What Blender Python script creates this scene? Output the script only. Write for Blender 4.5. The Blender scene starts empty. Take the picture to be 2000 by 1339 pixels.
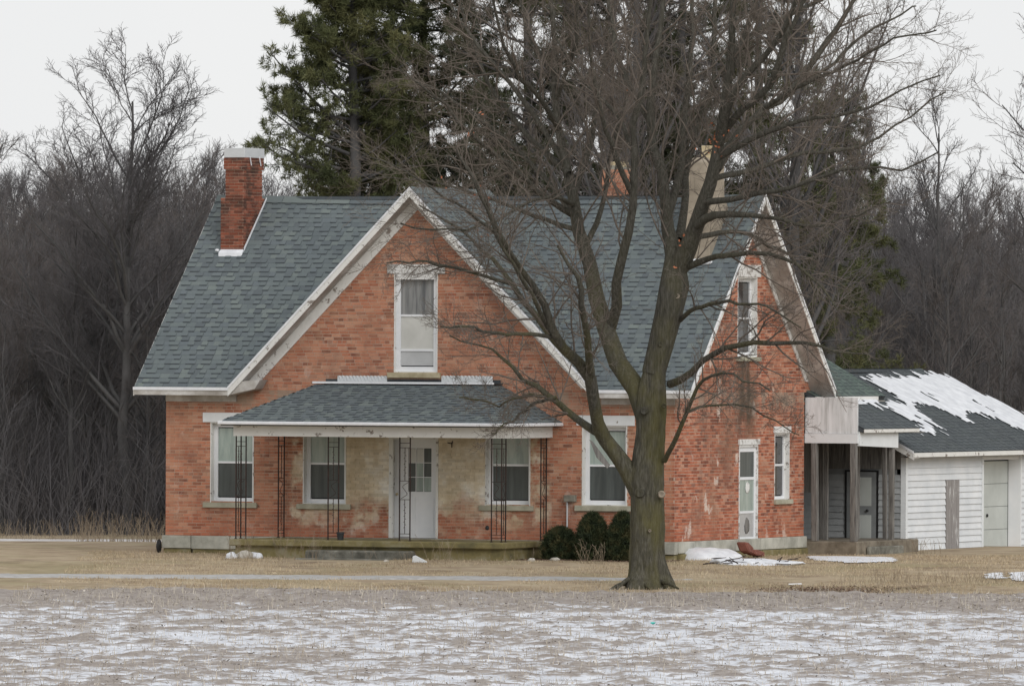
import bpy, math, random
import numpy as np
from mathutils import Vector, Matrix, noise as mn
random.seed(7); RNG = np.random.default_rng(11)
SC = bpy.context.scene; COL = SC.collection

# ------------------------------------------------------------ camera, world, sun, exposure
FPX = 18600.0
TH = math.radians(22.8); S_, C_ = math.sin(TH), math.cos(TH)
FW = np.array([-S_, C_, 0.0]); RT = np.array([C_, S_, 0.0]); UP = np.array([0, 0, 1.0])
CAM = -200.0 * FW - 3.43 * RT + np.array([0, 0, 4.43])
ROLL, PIT = 0.005, 3.5 / FPX
cd = bpy.data.cameras.new('camera'); cam = bpy.data.objects.new('camera', cd); COL.objects.link(cam); SC.camera = cam
cd.sensor_width = 36.0; cd.lens = FPX * 36.0 / 2000.0; cd.clip_start = 1.0; cd.clip_end = 4000.0
m = Matrix.Identity(4)
zb = -(Vector(FW) * math.cos(PIT) + Vector((0, 0, 1)) * math.sin(PIT)); xr = Vector(RT); yu = zb.cross(xr)
R3 = Matrix((xr, yu, zb)).transposed() @ Matrix.Rotation(ROLL, 3, 'Z')
cam.matrix_world = Matrix.Translation(Vector(CAM)) @ R3.to_4x4()

SUN_EL, SUN_AZ = math.radians(30), math.radians(-25)      # soft brightness from the viewer's right
w = bpy.data.worlds.new('World'); SC.world = w; w.use_nodes = True
nt = w.node_tree; nt.nodes.clear()
sky = nt.nodes.new('ShaderNodeTexSky'); sky.sky_type = 'NISHITA'; sky.sun_disc = False
sky.sun_elevation = SUN_EL
hs = nt.nodes.new('ShaderNodeHueSaturation'); hs.inputs['Saturation'].default_value = 0.12
mx = nt.nodes.new('ShaderNodeMix'); mx.data_type = 'RGBA'; mx.inputs[0].default_value = 0.93
tcw = nt.nodes.new('ShaderNodeTexCoord'); nsw = nt.nodes.new('ShaderNodeTexNoise'); nsw.inputs['Scale'].default_value = 9.0
nsw.inputs['Detail'].default_value = 3
rmp = nt.nodes.new('ShaderNodeValToRGB')
rmp.color_ramp.elements[0].position = 0.3; rmp.color_ramp.elements[0].color = (8.3, 8.4, 8.55, 1)
rmp.color_ramp.elements[1].position = 0.7; rmp.color_ramp.elements[1].color = (9.1, 9.15, 9.1, 1)
bg = nt.nodes.new('ShaderNodeBackground'); bg.inputs['Strength'].default_value = 0.1
wo = nt.nodes.new('ShaderNodeOutputWorld')
L = nt.links.new
L(sky.outputs[0], hs.inputs['Color']); L(hs.outputs[0], mx.inputs[6]); L(tcw.outputs['Generated'], nsw.inputs[0])
L(nsw.outputs[0], rmp.inputs[0]); L(rmp.outputs[0], mx.inputs[7]); L(mx.outputs[2], bg.inputs[0]); L(bg.outputs[0], wo.inputs[0])
sd_ = bpy.data.lights.new('sun', 'SUN'); sd_.energy = 1.45; sd_.angle = math.radians(35); sd_.color = (1.0, 0.97, 0.93)
sun = bpy.data.objects.new('sun', sd_); COL.objects.link(sun)
hd = FW * -math.cos(SUN_AZ) + RT * -math.sin(SUN_AZ)         # horizontal direction towards the sun
tosun = Vector(hd * math.cos(SUN_EL) + UP * math.sin(SUN_EL))
sun.rotation_euler = tosun.to_track_quat('Z', 'Y').to_euler()
sky.sun_rotation = math.atan2(tosun.x, tosun.y)
SC.view_settings.view_transform = 'Standard'; SC.view_settings.look = 'None'
SC.view_settings.exposure = 0.0; SC.view_settings.gamma = 1.0; SC.view_settings.use_curve_mapping = False
SC.cycles.max_bounces = 6; SC.cycles.transparent_max_bounces = 12

# ------------------------------------------------------------ survey helpers (readings of the photograph turned into metres)
def ray(px, py):
    a, b = px - 1000, 669.5 - py
    U = a * math.cos(ROLL) - b * math.sin(ROLL); V = a * math.sin(ROLL) + b * math.cos(ROLL)
    return FW + RT * U / FPX + UP * (V + 3.5) / FPX
def on(px, py, ax, val):
    d = ray(px, py); return CAM + d * ((val - CAM[ax]) / d[ax])
def fx(px, py=900, Y=0.0): return float(on(px, py, 1, Y)[0])      # X on a plane facing the front
def fz(px, py, Y=0.0): return float(on(px, py, 1, Y)[2])
def sy(px, py=900, X=0.0): return float(on(px, py, 0, X)[1])      # Y on a plane facing the side
def sz(px, py, X=0.0): return float(on(px, py, 0, X)[2])
def atd(px, py, d): return CAM + ray(px, py) * d                  # point at distance d
def onpl(px, py, P, N):
    d = ray(px, py); P = np.array(P, float); N = np.array(N, float)
    return CAM + d * (((P - CAM) @ N) / (d @ N))
def G(a, dd, z=0.0): return RT * a + FW * dd + UP * z             # ground coordinates parallel to the road
def hash2(a, b): return mn.noise(Vector((a, b, 3.1)))
def H(a, dd):
    z = -0.08
    if dd < -2: z -= 0.03 * (-2 - dd) if dd > -14 else 0.36 + 0.2 * (1 - math.exp(-(-14 - dd) / 8.0))
    if dd > 16: z -= 0.24 * min(1, (dd - 16) / 10.0)
    return z + 0.025 * hash2(a * 0.35, dd * 0.25)

# ------------------------------------------------------------ object helpers
def tag(o, label=None, cat=None, group=None, kind=None):
    if label: o['label'] = label
    if cat: o['category'] = cat
    if group: o['group'] = group
    if kind: o['kind'] = kind
    return o
def empty(name, loc, label, cat, group=None, rz=0):
    o = bpy.data.objects.new(name, None); COL.objects.link(o); o.location = loc; o.rotation_euler = (0, 0, rz); o.empty_display_size = .3
    return tag(o, label, cat, group)
def wloc(o):
    p = Vector((0, 0, 0)); q = o
    while q: p = p + q.location; q = q.parent
    return p
def npmesh(name, V, F, mat, parent=None, kind=None, smooth=False, loc=None, mi=None, rel=True):
    """V (n,3) world coordinates; F list/array of faces. Object origin goes to loc or the parent's place."""
    me = bpy.data.meshes.new(name); V = np.asarray(V, dtype=np.float64)
    off = Vector((0, 0, 0))
    if loc is not None: off = Vector(loc)
    elif parent: off = wloc(parent)
    V = V - np.array(off) if rel else V
    if isinstance(F, np.ndarray):
        n, k = F.shape
        me.vertices.add(len(V)); me.vertices.foreach_set('co', V.astype(np.float32).ravel())
        me.loops.add(n * k); me.loops.foreach_set('vertex_index', F.astype(np.int32).ravel())
        me.polygons.add(n); me.polygons.foreach_set('loop_start', np.arange(0, n * k, k, dtype=np.int32))
        me.polygons.foreach_set('loop_total', np.full(n, k, dtype=np.int32))
        me.update(calc_edges=True)
    else:
        me.from_pydata([tuple(v) for v in V], [], F); me.update()
    for mm in (mat if isinstance(mat, (list, tuple)) else [mat]): me.materials.append(mm)
    if mi is not None: me.polygons.foreach_set('material_index', np.asarray(mi, dtype=np.int32))
    if smooth: me.polygons.foreach_set('use_smooth', np.ones(len(me.polygons), dtype=bool))
    o = bpy.data.objects.new(name, me); COL.objects.link(o)
    if parent: o.parent = parent; o.location = off - wloc(parent)
    else: o.location = off
    if kind: o['kind'] = kind
    return o
class MB:
    def __init__(s): s.v = []; s.f = []; s.m = []
    def poly(s, pts, m=0):
        b = len(s.v); s.v += [tuple(p) for p in pts]; s.f.append(tuple(range(b, b + len(pts)))); s.m.append(m); return s
    def box(s, a, b, m=0):
        (x0, y0, z0), (x1, y1, z1) = a, b
        x0, x1 = min(x0, x1), max(x0, x1); y0, y1 = min(y0, y1), max(y0, y1); z0, z1 = min(z0, z1), max(z0, z1)
        k = len(s.v)
        s.v += [(x0,y0,z0),(x1,y0,z0),(x1,y1,z0),(x0,y1,z0),(x0,y0,z1),(x1,y0,z1),(x1,y1,z1),(x0,y1,z1)]
        for q in ((0,1,5,4),(1,2,6,5),(2,3,7,6),(3,0,4,7),(4,5,6,7),(3,2,1,0)): s.f.append(tuple(k + i for i in q)); s.m.append(m)
        return s
    def prism(s, base, d, m=0):
        """closed solid: polygon base (3D points) swept by vector d"""
        n = len(base); k = len(s.v); d = np.array(d, float)
        s.v += [tuple(np.array(p, float)) for p in base] + [tuple(np.array(p, float) + d) for p in base]
        s.f.append(tuple(range(k, k + n))[::-1]); s.f.append(tuple(range(k + n, k + 2 * n)))
        s.m += [m, m]
        for i in range(n): j = (i + 1) % n; s.f.append((k + i, k + j, k + n + j, k + n + i)); s.m.append(m)
        return s
    def bar(s, p, q, w, h=None, m=0, n=4, up=(0, 0, 1)):
        p = Vector(p); q = Vector(q); h = h or w; t = (q - p).normalized(); u = Vector(up)
        if abs(t.dot(u)) > .95: u = Vector((1, 0, 0))
        a = t.cross(u).normalized(); b = a.cross(t).normalized(); k = len(s.v)
        for c in (p, q):
            for i in range(n):
                an = 2 * math.pi * (i + .5) / n; r = (math.sqrt(.5) if n == 4 else .5)
                s.v.append(tuple(c + a * (w * r * math.cos(an)) + b * (h * r * math.sin(an))))
        for i in range(n): j = (i + 1) % n; s.f.append((k + i, k + j, k + n + j, k + n + i)); s.m.append(m)
        s.f.append(tuple(range(k, k + n))[::-1]); s.f.append(tuple(range(k + n, k + 2 * n))); s.m += [m, m]
        return s
    def build(s, name, mat, parent=None, kind=None, smooth=False, loc=None, bevel=0):
        o = npmesh(name, np.array(s.v), s.f, mat, parent, kind, smooth, loc, s.m)
        if bevel:
            b = o.modifiers.new('bevel', 'BEVEL'); b.width = bevel; b.segments = 1; b.limit_method = 'ANGLE'
        return o
def lump(name, c, r, mat, parent=None, seed=0, amp=.25, sub=3, flat=None, kind=None):
    import bmesh
    bm = bmesh.new(); bmesh.ops.create_icosphere(bm, subdivisions=sub, radius=1)
    for v in bm.verts:
        n = mn.noise(v.co * 1.3 + Vector((seed * 7.1, 0, 0))) + .4 * mn.noise(v.co * 3.7 + Vector((seed * 3.3, 5, 0)))
        v.co *= 1 + amp * n
        v.co = Vector((v.co.x * r[0], v.co.y * r[1], v.co.z * r[2]))
        if flat is not None and v.co.z < flat: v.co.z = flat
    me = bpy.data.meshes.new(name); bm.to_mesh(me); bm.free(); me.materials.append(mat)
    me.polygons.foreach_set('use_smooth', np.ones(len(me.polygons), dtype=bool))
    o = bpy.data.objects.new(name, me); COL.objects.link(o)
    if parent: o.parent = parent; o.location = Vector(c) - wloc(parent)
    else: o.location = Vector(c)
    if kind: o['kind'] = kind
    return o

# ------------------------------------------------------------ materials
def nm(name):
    mt = bpy.data.materials.new(name); mt.use_nodes = True; t = mt.node_tree
    return mt, t, t.nodes['Principled BSDF'], t.nodes.new, t.links.new
def ramp(t, stops, fac, interp='LINEAR'):
    r = t.nodes.new('ShaderNodeValToRGB'); cr = r.color_ramp; cr.interpolation = interp
    while len(cr.elements) < len(stops): cr.elements.new(0.5)
    for e, (p, c) in zip(cr.elements, stops): e.position = p; e.color = (*c, 1) if len(c) == 3 else c
    t.links.new(fac, r.inputs[0]); return r.outputs[0]
def tex(t, scale, detail=4, rough=.6, vec=None, coord='pos', stretch=None, dist=0):
    n = t.nodes.new('ShaderNodeTexNoise'); n.inputs['Scale'].default_value = scale; n.inputs['Detail'].default_value = detail
    n.inputs['Roughness'].default_value = rough; n.inputs['Distortion'].default_value = dist
    if vec is None:
        if coord == 'pos': vec = t.nodes.new('ShaderNodeNewGeometry').outputs['Position']
        else: vec = t.nodes.new('ShaderNodeTexCoord').outputs['Object']
    if stretch:
        mp = t.nodes.new('ShaderNodeMapping'); mp.inputs['Scale'].default_value = stretch; t.links.new(vec, mp.inputs[0]); vec = mp.outputs[0]
    t.links.new(vec, n.inputs['Vector']); return n.outputs[0]
def mixc(t, f, a, b, mode='MIX'):
    n = t.nodes.new('ShaderNodeMix'); n.data_type = 'RGBA'; n.blend_type = mode
    for sk, v in ((n.inputs[0], f), (n.inputs[6], a), (n.inputs[7], b)):
        if hasattr(v, 'links'): t.links.new(v, sk)
        elif isinstance(v, (int, float)): sk.default_value = v
        else: sk.default_value = (*v, 1)
    return n.outputs[2]
def mth(t, op, a, b=0.0, clamp=False):
    n = t.nodes.new('ShaderNodeMath'); n.operation = op; n.use_clamp = clamp
    for sk, v in ((n.inputs[0], a), (n.inputs[1], b)):
        if hasattr(v, 'links'): t.links.new(v, sk)
        else: sk.default_value = v
    return n.outputs[0]
def rng_map(t, v, a, b, c=0.0, d=1.0):
    n = t.nodes.new('ShaderNodeMapRange'); t.links.new(v, n.inputs[0])
    for i, x in enumerate((a, b, c, d)): n.inputs[i + 1].default_value = x
    return n.outputs[0]
def bump(t, b, h, s=.3, dist=.02):
    n = t.nodes.new('ShaderNodeBump'); n.inputs['Strength'].default_value = s; n.inputs['Distance'].default_value = dist
    t.links.new(h, n.inputs['Height']); t.links.new(n.outputs[0], b.inputs['Normal'])
def simple(name, c1, c2, scale=4, rough=.8, bs=.2, detail=5, stretch=None, c3=None, coord='pos', lo=.35, hi=.65, spec=.3, isl=False):
    mt, t, b, N, K = nm(name)
    f = tex(t, scale, detail, .65, coord=coord, stretch=stretch)
    stops = [(lo, c1), (hi, c2)] if c3 is None else [(lo, c1), ((lo + hi) / 2, c2), (hi, c3)]
    c = ramp(t, stops, f)
    if isl:
        g = N('ShaderNodeNewGeometry'); oi = N('ShaderNodeObjectInfo')
        r = mth(t, 'FRACT', mth(t, 'ADD', g.outputs['Random Per Island'], mth(t, 'MULTIPLY', oi.outputs['Random'], 7.31)))
        v = rng_map(t, r, 0, 1, 1 - isl, 1 + isl)
        cc = N('ShaderNodeCombineColor'); K(v, cc.inputs[0]); K(v, cc.inputs[1]); K(v, cc.inputs[2])
        c = mixc(t, 1.0, c, cc.outputs[0], 'MULTIPLY')
    K(c, b.inputs['Base Color']); b.inputs['Roughness'].default_value = rough
    b.inputs['Specular IOR Level'].default_value = spec
    if bs: bump(t, b, f, bs)
    return mt

def brick_mat(name, mortar=False, dark=False):
    mt, t, b, N, K = nm(name)
    g = N('ShaderNodeNewGeometry'); oi = N('ShaderNodeObjectInfo'); pos = g.outputs['Position']
    xyz = N('ShaderNodeSeparateXYZ'); K(pos, xyz.inputs[0]); X, Y, Z = xyz.outputs
    r = mth(t, 'FRACT', mth(t, 'ADD', g.outputs['Random Per Island'], mth(t, 'MULTIPLY', oi.outputs['Random'], 7.31)))
    if mortar: c = ramp(t, [(0.3, (.52, .42, .34)), (.7, (.70, .60, .51))], tex(t, 6))
    elif dark: c = ramp(t, [(0, (.08, .035, .025)), (.3, (.20, .06, .036)), (.6, (.27, .085, .05)), (.85, (.34, .13, .085)), (1, (.13, .06, .045))], r)
    else: c = ramp(t, [(0, (.17, .065, .045)), (.14, (.33, .105, .06)), (.4, (.45, .155, .088)), (.65, (.54, .215, .13)), (.85, (.56, .31, .215)), (1, (.25, .11, .08))], r)
    fine = tex(t, 45, 4, .7)
    c = mixc(t, rng_map(t, fine, .35, .7, 0, .35), c, (.20, .085, .06))
    big = tex(t, .75, 6, .62)
    c = mixc(t, rng_map(t, big, .46, .72, 0, .0 if dark else .5), c, (.47, .245, .155))
    if dark: c = mixc(t, rng_map(t, tex(t, 2.2, 6, .7, stretch=(1, 1, 1.6)), .46, .62, 0, .8), c, (.055, .036, .03))
    grime = tex(t, .5, 5, .6, stretch=(1, 1, .45), dist=.6)
    c = mixc(t, rng_map(t, grime, .52, .74, 0, .62), c, (.135, .085, .06))
    if not dark:
        # front wall more faded, side wall redder
        isfront = rng_map(t, X, -.06, -.03, 1, 0)
        bl = tex(t, 2.6, 5, .7)
        c = mixc(t, mth(t, 'MULTIPLY', isfront, rng_map(t, bl, .35, .68, .02, .50)), c, (.54, .325, .215))
        c = mixc(t, mth(t, 'MULTIPLY', rng_map(t, tex(t, 1.1, 6, .68, stretch=(1, 1, .8)), .50, .68), .5), c, (.23, .105, .075))
        ev = mth(t, 'MULTIPLY', mth(t, 'MULTIPLY', rng_map(t, Z, 3.0, 3.2), rng_map(t, Z, 3.42, 3.45, 1, 0)), rng_map(t, bl, .42, .55))
        c = mixc(t, mth(t, 'MULTIPLY', ev, .7), c, (.32, .27, .215))
        # chalky patches of old paint
        pn = tex(t, 2.3, 5, .6, stretch=(1, .8, .6)); side = mth(t, 'SUBTRACT', 1.0, isfront)
        sp = mth(t, 'MULTIPLY', rng_map(t, pn, .615, .66), rng_map(t, big, .38, .48))
        c = mixc(t, mth(t, 'MULTIPLY', sp, mth(t, 'ADD', mth(t, 'MULTIPLY', side, .55), .30)), c, (.66, .56, .49))
        # cream wash under the porch
        wob = mth(t, 'MULTIPLY', mth(t, 'SUBTRACT', tex(t, 1.6, 6, .65), .5), 1.5)
        X2 = mth(t, 'ADD', X, mth(t, 'MULTIPLY', wob, .35)); Z2 = mth(t, 'ADD', Z, wob)
        mk = mth(t, 'MULTIPLY', rng_map(t, X2, -8.85, -8.75), rng_map(t, X2, -2.9, -2.8, 1, 0))
        mk = mth(t, 'MULTIPLY', mk, rng_map(t, Z, 3.0, 2.9, 0, 1))
        upm = mth(t, 'MULTIPLY', mth(t, 'MULTIPLY', rng_map(t, X2, -7.95, -7.8), rng_map(t, X2, -3.8, -3.6, 1, 0)), rng_map(t, Z2, .75, 1.25))
        lo = mth(t, 'MULTIPLY', mth(t, 'MULTIPLY', rng_map(t, tex(t, 2.0, 6, .65), .47, .56), rng_map(t, Z2, .35, .7)), .8)
        wash = mth(t, 'MULTIPLY', mk, mth(t, 'MAXIMUM', upm, lo))
        wc = ramp(t, [(.35, (.53, .44, .30)), (.5, (.68, .60, .455)), (.64, (.80, .77, .69))], tex(t, 1.3, 6, .7))
        rv = rng_map(t, r, 0, 1, .86, 1.1)
        cc = N('ShaderNodeCombineColor'); K(rv, cc.inputs[0]); K(rv, cc.inputs[1]); K(rv, cc.inputs[2])
        wc = mixc(t, 1.0, wc, cc.outputs[0], 'MULTIPLY')
        c = mixc(t, mth(t, 'MULTIPLY', wash, .93), c, wc)
        # runoff stain below the upper side window, and damp foot of the walls
        sx = mth(t, 'MULTIPLY', mth(t, 'MULTIPLY', side, rng_map(t, mth(t, 'ABSOLUTE', mth(t, 'SUBTRACT', mth(t, 'ADD', Y, mth(t, 'MULTIPLY', wob, .25)), 4.1)), .25, .75, 1, 0)),
                 mth(t, 'MULTIPLY', rng_map(t, Z, 2.2, 2.9), rng_map(t, Z, 4.1, 4.2, 1, 0)))
        c = mixc(t, mth(t, 'MULTIPLY', sx, mth(t, 'MULTIPLY', rng_map(t, tex(t, 1.7, 6, .7, stretch=(1, 1, .5)), .36, .56), .95)), c, (.10, .075, .055))
        ft = mth(t, 'MULTIPLY', rng_map(t, Z2, .35, .9, 1, 0), .35)
        c = mixc(t, ft, c, (.47, .14, .075) if not mortar else (.34, .17, .11))
    K(c, b.inputs['Base Color']); b.inputs['Roughness'].default_value = .93; b.inputs['Specular IOR Level'].default_value = .2
    bump(t, b, fine, .5, .006)
    return mt

def shingle_mat(name, cols, isl_contrast=True):
    mt, t, b, N, K = nm(name)
    g = N('ShaderNodeNewGeometry'); oi = N('ShaderNodeObjectInfo')
    r = mth(t, 'FRACT', mth(t, 'ADD', g.outputs['Random Per Island'], mth(t, 'MULTIPLY', oi.outputs['Random'], 7.31)))
    c = ramp(t, cols, r)
    c = mixc(t, rng_map(t, tex(t, 90, 3, .8), .3, .7, 0, .35), c, (.05, .06, .065))
    c = mixc(t, rng_map(t, tex(t, .55, 4, .6), .4, .7, 0, .35), c, (.095, .115, .125))
    K(c, b.inputs['Base Color']); b.inputs['Roughness'].default_value = .9; b.inputs['Specular IOR Level'].default_value = .25
    return mt
def peel_mat(name, amount=.5, base=(.72, .72, .70), wood=(.25, .22, .2), scale=7, stretch=None):
    mt, t, b, N, K = nm(name)
    f = tex(t, scale, 8, .72, stretch=stretch); g2 = tex(t, 1.3, 4, .6)
    th = mth(t, 'ADD', f, mth(t, 'MULTIPLY', mth(t, 'SUBTRACT', g2, .5), .45))
    lo = .72 - .3 * amount
    pc = ramp(t, [(.3, tuple(x * .9 for x in base)), (.7, base)], tex(t, 3, 5))
    c = mixc(t, rng_map(t, th, lo, lo + .035), pc, wood)
    K(c, b.inputs['Base Color']); b.inputs['Roughness'].default_value = .75; b.inputs['Specular IOR Level'].default_value = .3
    bump(t, b, f, .15, .004); return mt

M = {}
M['brick'] = brick_mat('weathered red brick'); M['mortar'] = brick_mat('lime mortar', mortar=True); M['chbrick'] = brick_mat('chimney brick', dark=True)
M['shingle'] = shingle_mat('green grey shingles', [(0, (.118, .136, .148)), (.2, (.140, .164, .172)), (.45, (.160, .188, .190)), (.65, (.146, .170, .186)), (.82, (.195, .226, .216)), (1, (.122, .142, .158))])
M['shingle_dark'] = shingle_mat('dark grey shingles', [(0, (.072, .080, .088)), (.4, (.092, .103, .110)), (.8, (.108, .120, .124)), (1, (.078, .090, .090))])
M['shingle_green'] = shingle_mat('mossy grey shingles', [(0, (.085, .11, .10)), (.5, (.11, .15, .13)), (1, (.14, .18, .155))])
M['butt'] = simple('shingle butt', (.045, .053, .06), (.065, .075, .082), 8, .9, 0)
M['white'] = peel_mat('flaking white paint', .42, (.76, .76, .74)); M['white2'] = peel_mat('clean white paint', .12, (.76, .79, .81), scale=5)
M['peel'] = peel_mat('badly peeling white paint', .62, (.72, .72, .71), (.34, .32, .30), 9)
M['soffit'] = simple('weathered soffit boards', (.27, .245, .22), (.43, .41, .385), 1.6, .85, .1, detail=7, c3=(.66, .66, .65), lo=.3, hi=.68, stretch=(1, 1, 1))
M['vinyl'] = simple('white vinyl', (.74, .76, .79), (.80, .81, .83), 3, .4, 0)
M['metal'] = simple('white metal drip edge', (.70, .72, .76), (.80, .81, .84), 6, .35, 0)
M['stone'] = simple('limestone', (.30, .29, .22), (.46, .44, .35), 3.5, .9, .3)
M['sill'] = simple('yellow sandstone sill', (.36, .31, .2), (.52, .46, .32), 5, .9, .3)
M['found'] = simple('grey green foundation stone', (.30, .30, .26), (.50, .495, .44), 2.2, .92, .4, isl=.1)
M['moss'] = simple('mossy concrete', (.10, .095, .055), (.22, .185, .085), 2.0, .95, .5, c3=(.32, .30, .22), lo=.3, hi=.72)
M['conc'] = simple('grey concrete', (.16, .155, .13), (.33, .31, .26), 2.5, .95, .5)
M['oldconc'] = simple('blackened concrete', (.07, .068, .055), (.17, .165, .14), 3.5, .95, .5, c3=(.34, .33, .29), lo=.3, hi=.75)
M['footing'] = simple('stained tan footing', (.12, .10, .075), (.27, .235, .185), 2.4, .95, .5)
M['dull_siding'] = simple('dull clapboard', (.30, .315, .325), (.42, .44, .45), 1.6, .8, .05, isl=.06)  # mid grey boards, darker than the clapboard of the garage side wall
M['panel'] = simple('streaked white boards', (.38, .385, .38), (.62, .64, .65), 3.0, .8, .05, stretch=(2.5, 2.5, .25), c3=(.76, .78, .80), lo=.3, hi=.6)
M['dark'] = simple('dark interior', (.012, .013, .014), (.02, .022, .024), 2, .9, 0)
M['curtain'] = simple('pale curtain', (.36, .42, .38), (.50, .55, .51), 1.2, .9, 0, stretch=(4, 4, .6))
M['screen'] = simple('grey insect screen', (.055, .065, .065), (.085, .10, .098), 1.5, .8, 0, stretch=(3, 3, .7))
M['iron'] = simple('rusty black iron', (.02, .018, .018), (.055, .032, .026), 14, .7, .1)
M['snow'] = simple('old snow', (.62, .64, .68), (.80, .82, .86), 3.5, .75, .4)
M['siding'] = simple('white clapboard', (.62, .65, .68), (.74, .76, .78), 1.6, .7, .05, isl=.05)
M['shade_siding'] = simple('porch shade clapboard', (.18, .19, .195), (.25, .265, .27), 1.6, .8, .05, isl=.06)  # white clapboard darkened in colour to give the side porch its shade
M['oldwood'] = simple('bare grey wood', (.10, .095, .09), (.235, .225, .21), 9, .9, .3, stretch=(3, 3, .25))
M['parge'] = simple('tan parged masonry', (.24, .205, .16), (.37, .32, .255), 2.0, .95, .4)
M['clay'] = simple('yellow clay flue tile', (.44, .36, .22), (.58, .49, .33), 7, .8, .2)
M['capgrey'] = simple('galvanised cap', (.52, .54, .56), (.62, .64, .66), 2, .5, 0)
M['black'] = simple('black plastic', (.012, .012, .013), (.02, .02, .021), 9, .5, 0)
M['pot'] = simple('dark grey pot', (.03, .034, .036), (.05, .055, .058), 9, .6, 0)
M['rock'] = simple('pale field stone', (.40, .37, .32), (.60, .57, .52), 5, .9, .5)
M['rust'] = simple('rusty red brick rubble', (.16, .06, .045), (.25, .10, .075), 9, .9, .4)
M['bark'] = None
def bark_mat(name, a, b_, c_, moss=.0):
    mt, t, b, N, K = nm(name)
    f = tex(t, 9, 8, .7, stretch=(3, 3, .45)); c = ramp(t, [(.3, a), (.5, b_), (.7, c_)], f)
    if moss:
        g = N('ShaderNodeNewGeometry'); x = N('ShaderNodeSeparateXYZ'); K(g.outputs['Position'], x.inputs[0])
        k = mth(t, 'MULTIPLY', rng_map(t, tex(t, 1.5, 5, .6, stretch=(1, 1, .5)), .42, .62), rng_map(t, x.outputs[2], 7.5, 3.5, 0, moss))
        c = mixc(t, k, c, (.115, .105, .035))
    K(c, b.inputs['Base Color']); b.inputs['Roughness'].default_value = .95; b.inputs['Specular IOR Level'].default_value = .15
    bump(t, b, f, .9, .03); return mt
M['bark'] = bark_mat('mossy maple bark', (.032, .031, .024), (.080, .075, .058), (.15, .142, .118), .58)
M['limb'] = bark_mat('grey maple bark', (.032, .031, .024), (.072, .068, .056), (.135, .128, .112), .5)
M['twig'] = simple('maple twigs', (.092, .076, .062), (.195, .166, .142), 1.2, .9, 0)
M['fartwig'] = simple('far bare twigs', (.072, .069, .073), (.16, .152, .158), .25, .95, 0, isl=False)  # haze over the far woods is lightened into both far twig colours
M['fartwig2'] = simple('far brown twigs', (.088, .078, .076), (.175, .157, .152), .25, .95, 0)
M['farbark'] = simple('far dark bark', (.065, .064, .066), (.125, .122, .122), .8, .95, 0)
M['needle'] = simple('pine needles', (.045, .058, .026), (.098, .108, .046), .7, .8, 0, c3=(.18, .17, .075), lo=.3, hi=.72)
M['needle2'] = simple('spruce needles', (.036, .046, .028), (.075, .084, .045), .8, .8, 0, c3=(.135, .12, .06), lo=.3, hi=.75)
M['yew'] = simple('yew leaves', (.014, .022, .011), (.04, .055, .024), 5, .8, 0, c3=(.10, .09, .04))
M['leaf'] = simple('dry orange leaves', (.30, .10, .05), (.42, .16, .08), 3, .8, 0)
M['straw'] = simple('dry straw', (.31, .24, .155), (.56, .465, .33), 1.2, .95, 0, isl=.3)
M['weed'] = simple('dead weed stalks', (.20, .155, .11), (.40, .33, .245), 2, .95, 0)
M['stub'] = simple('crop stubble', (.30, .26, .21), (.56, .51, .43), .8, .95, 0, isl=.35)
M['litter'] = simple('crop litter', (.24, .205, .18), (.50, .46, .41), .7, .95, 0, isl=.4)

# ------------------------------------------------------------ ground
def ground_mat():
    mt, t, b, N, K = nm('dead lawn')
    f = tex(t, 1.1, 8, .7); g = tex(t, .28, 5, .6)
    c = ramp(t, [(.3, (.24, .18, .125)), (.5, (.40, .32, .225)), (.7, (.50, .42, .30))], f)
    c = mixc(t, rng_map(t, g, .5, .64, 0, .5), c, (.22, .20, .10))
    c = mixc(t, rng_map(t, tex(t, .45, 5, .65), .57, .68, 0, .6), c, (.14, .10, .07))
    K(c, b.inputs['Base Color']); b.inputs['Roughness'].default_value = 1; b.inputs['Specular IOR Level'].default_value = .1
    bump(t, b, tex(t, 12, 6, .7), .8, .03); return mt
def grid(name, As, Ds, hf, mat, kind='structure', smooth=True):
    V = [tuple(G(a, d, hf(a, d))) for d in Ds for a in As]; n = len(As)
    i, j = np.meshgrid(np.arange(len(Ds) - 1), np.arange(n - 1), indexing='ij'); b = (i * n + j).ravel()
    F = np.stack([b, b + 1, b + n + 1, b + n], 1)
    return npmesh(name, V, F, mat, kind=kind, smooth=smooth)
axa = list(np.concatenate([[-1800, -900, -400, -180, -90, -50, -30], np.arange(-22, 22.1, .5), [30, 50, 90, 180, 400, 900, 1800]]))
axd = list(np.concatenate([[-260, -200, -150, -120, -100], np.arange(-90, -20, 5), np.arange(-20, 40, .5), [45, 60, 90, 140, 220, 350, 600, 1000, 1800]]))
grid('ground', axa, axd, H, ground_mat())
# field: clods and furrows with thawing snow lying in the low places
def field_mat():
    mt, t, b, N, K = nm('stubble field with thin snow')
    at = N('ShaderNodeAttribute'); at.attribute_name = 'snow'
    f = tex(t, 3.2, 8, .72)
    c = ramp(t, [(.28, (.20, .17, .155)), (.5, (.32, .285, .262)), (.72, (.44, .40, .37))], f)
    s = mth(t, 'ADD', at.outputs['Fac'], mth(t, 'MULTIPLY', mth(t, 'SUBTRACT', tex(t, 2.4, 7, .7), .5), 1.3))
    c = mixc(t, rng_map(t, s, .43, .63), c, ramp(t, [(.4, (.58, .60, .65)), (.6, (.74, .76, .81))], tex(t, 1.5, 4)))
    K(c, b.inputs['Base Color']); b.inputs['Roughness'].default_value = .95; b.inputs['Specular IOR Level'].default_value = .15
    bump(t, b, f, .8, .03); return mt
fa = np.arange(-14.4, 14.4, .11); fd = np.arange(-72, -12.9, .20)
AA, DD = np.meshgrid(fa, fd)
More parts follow.
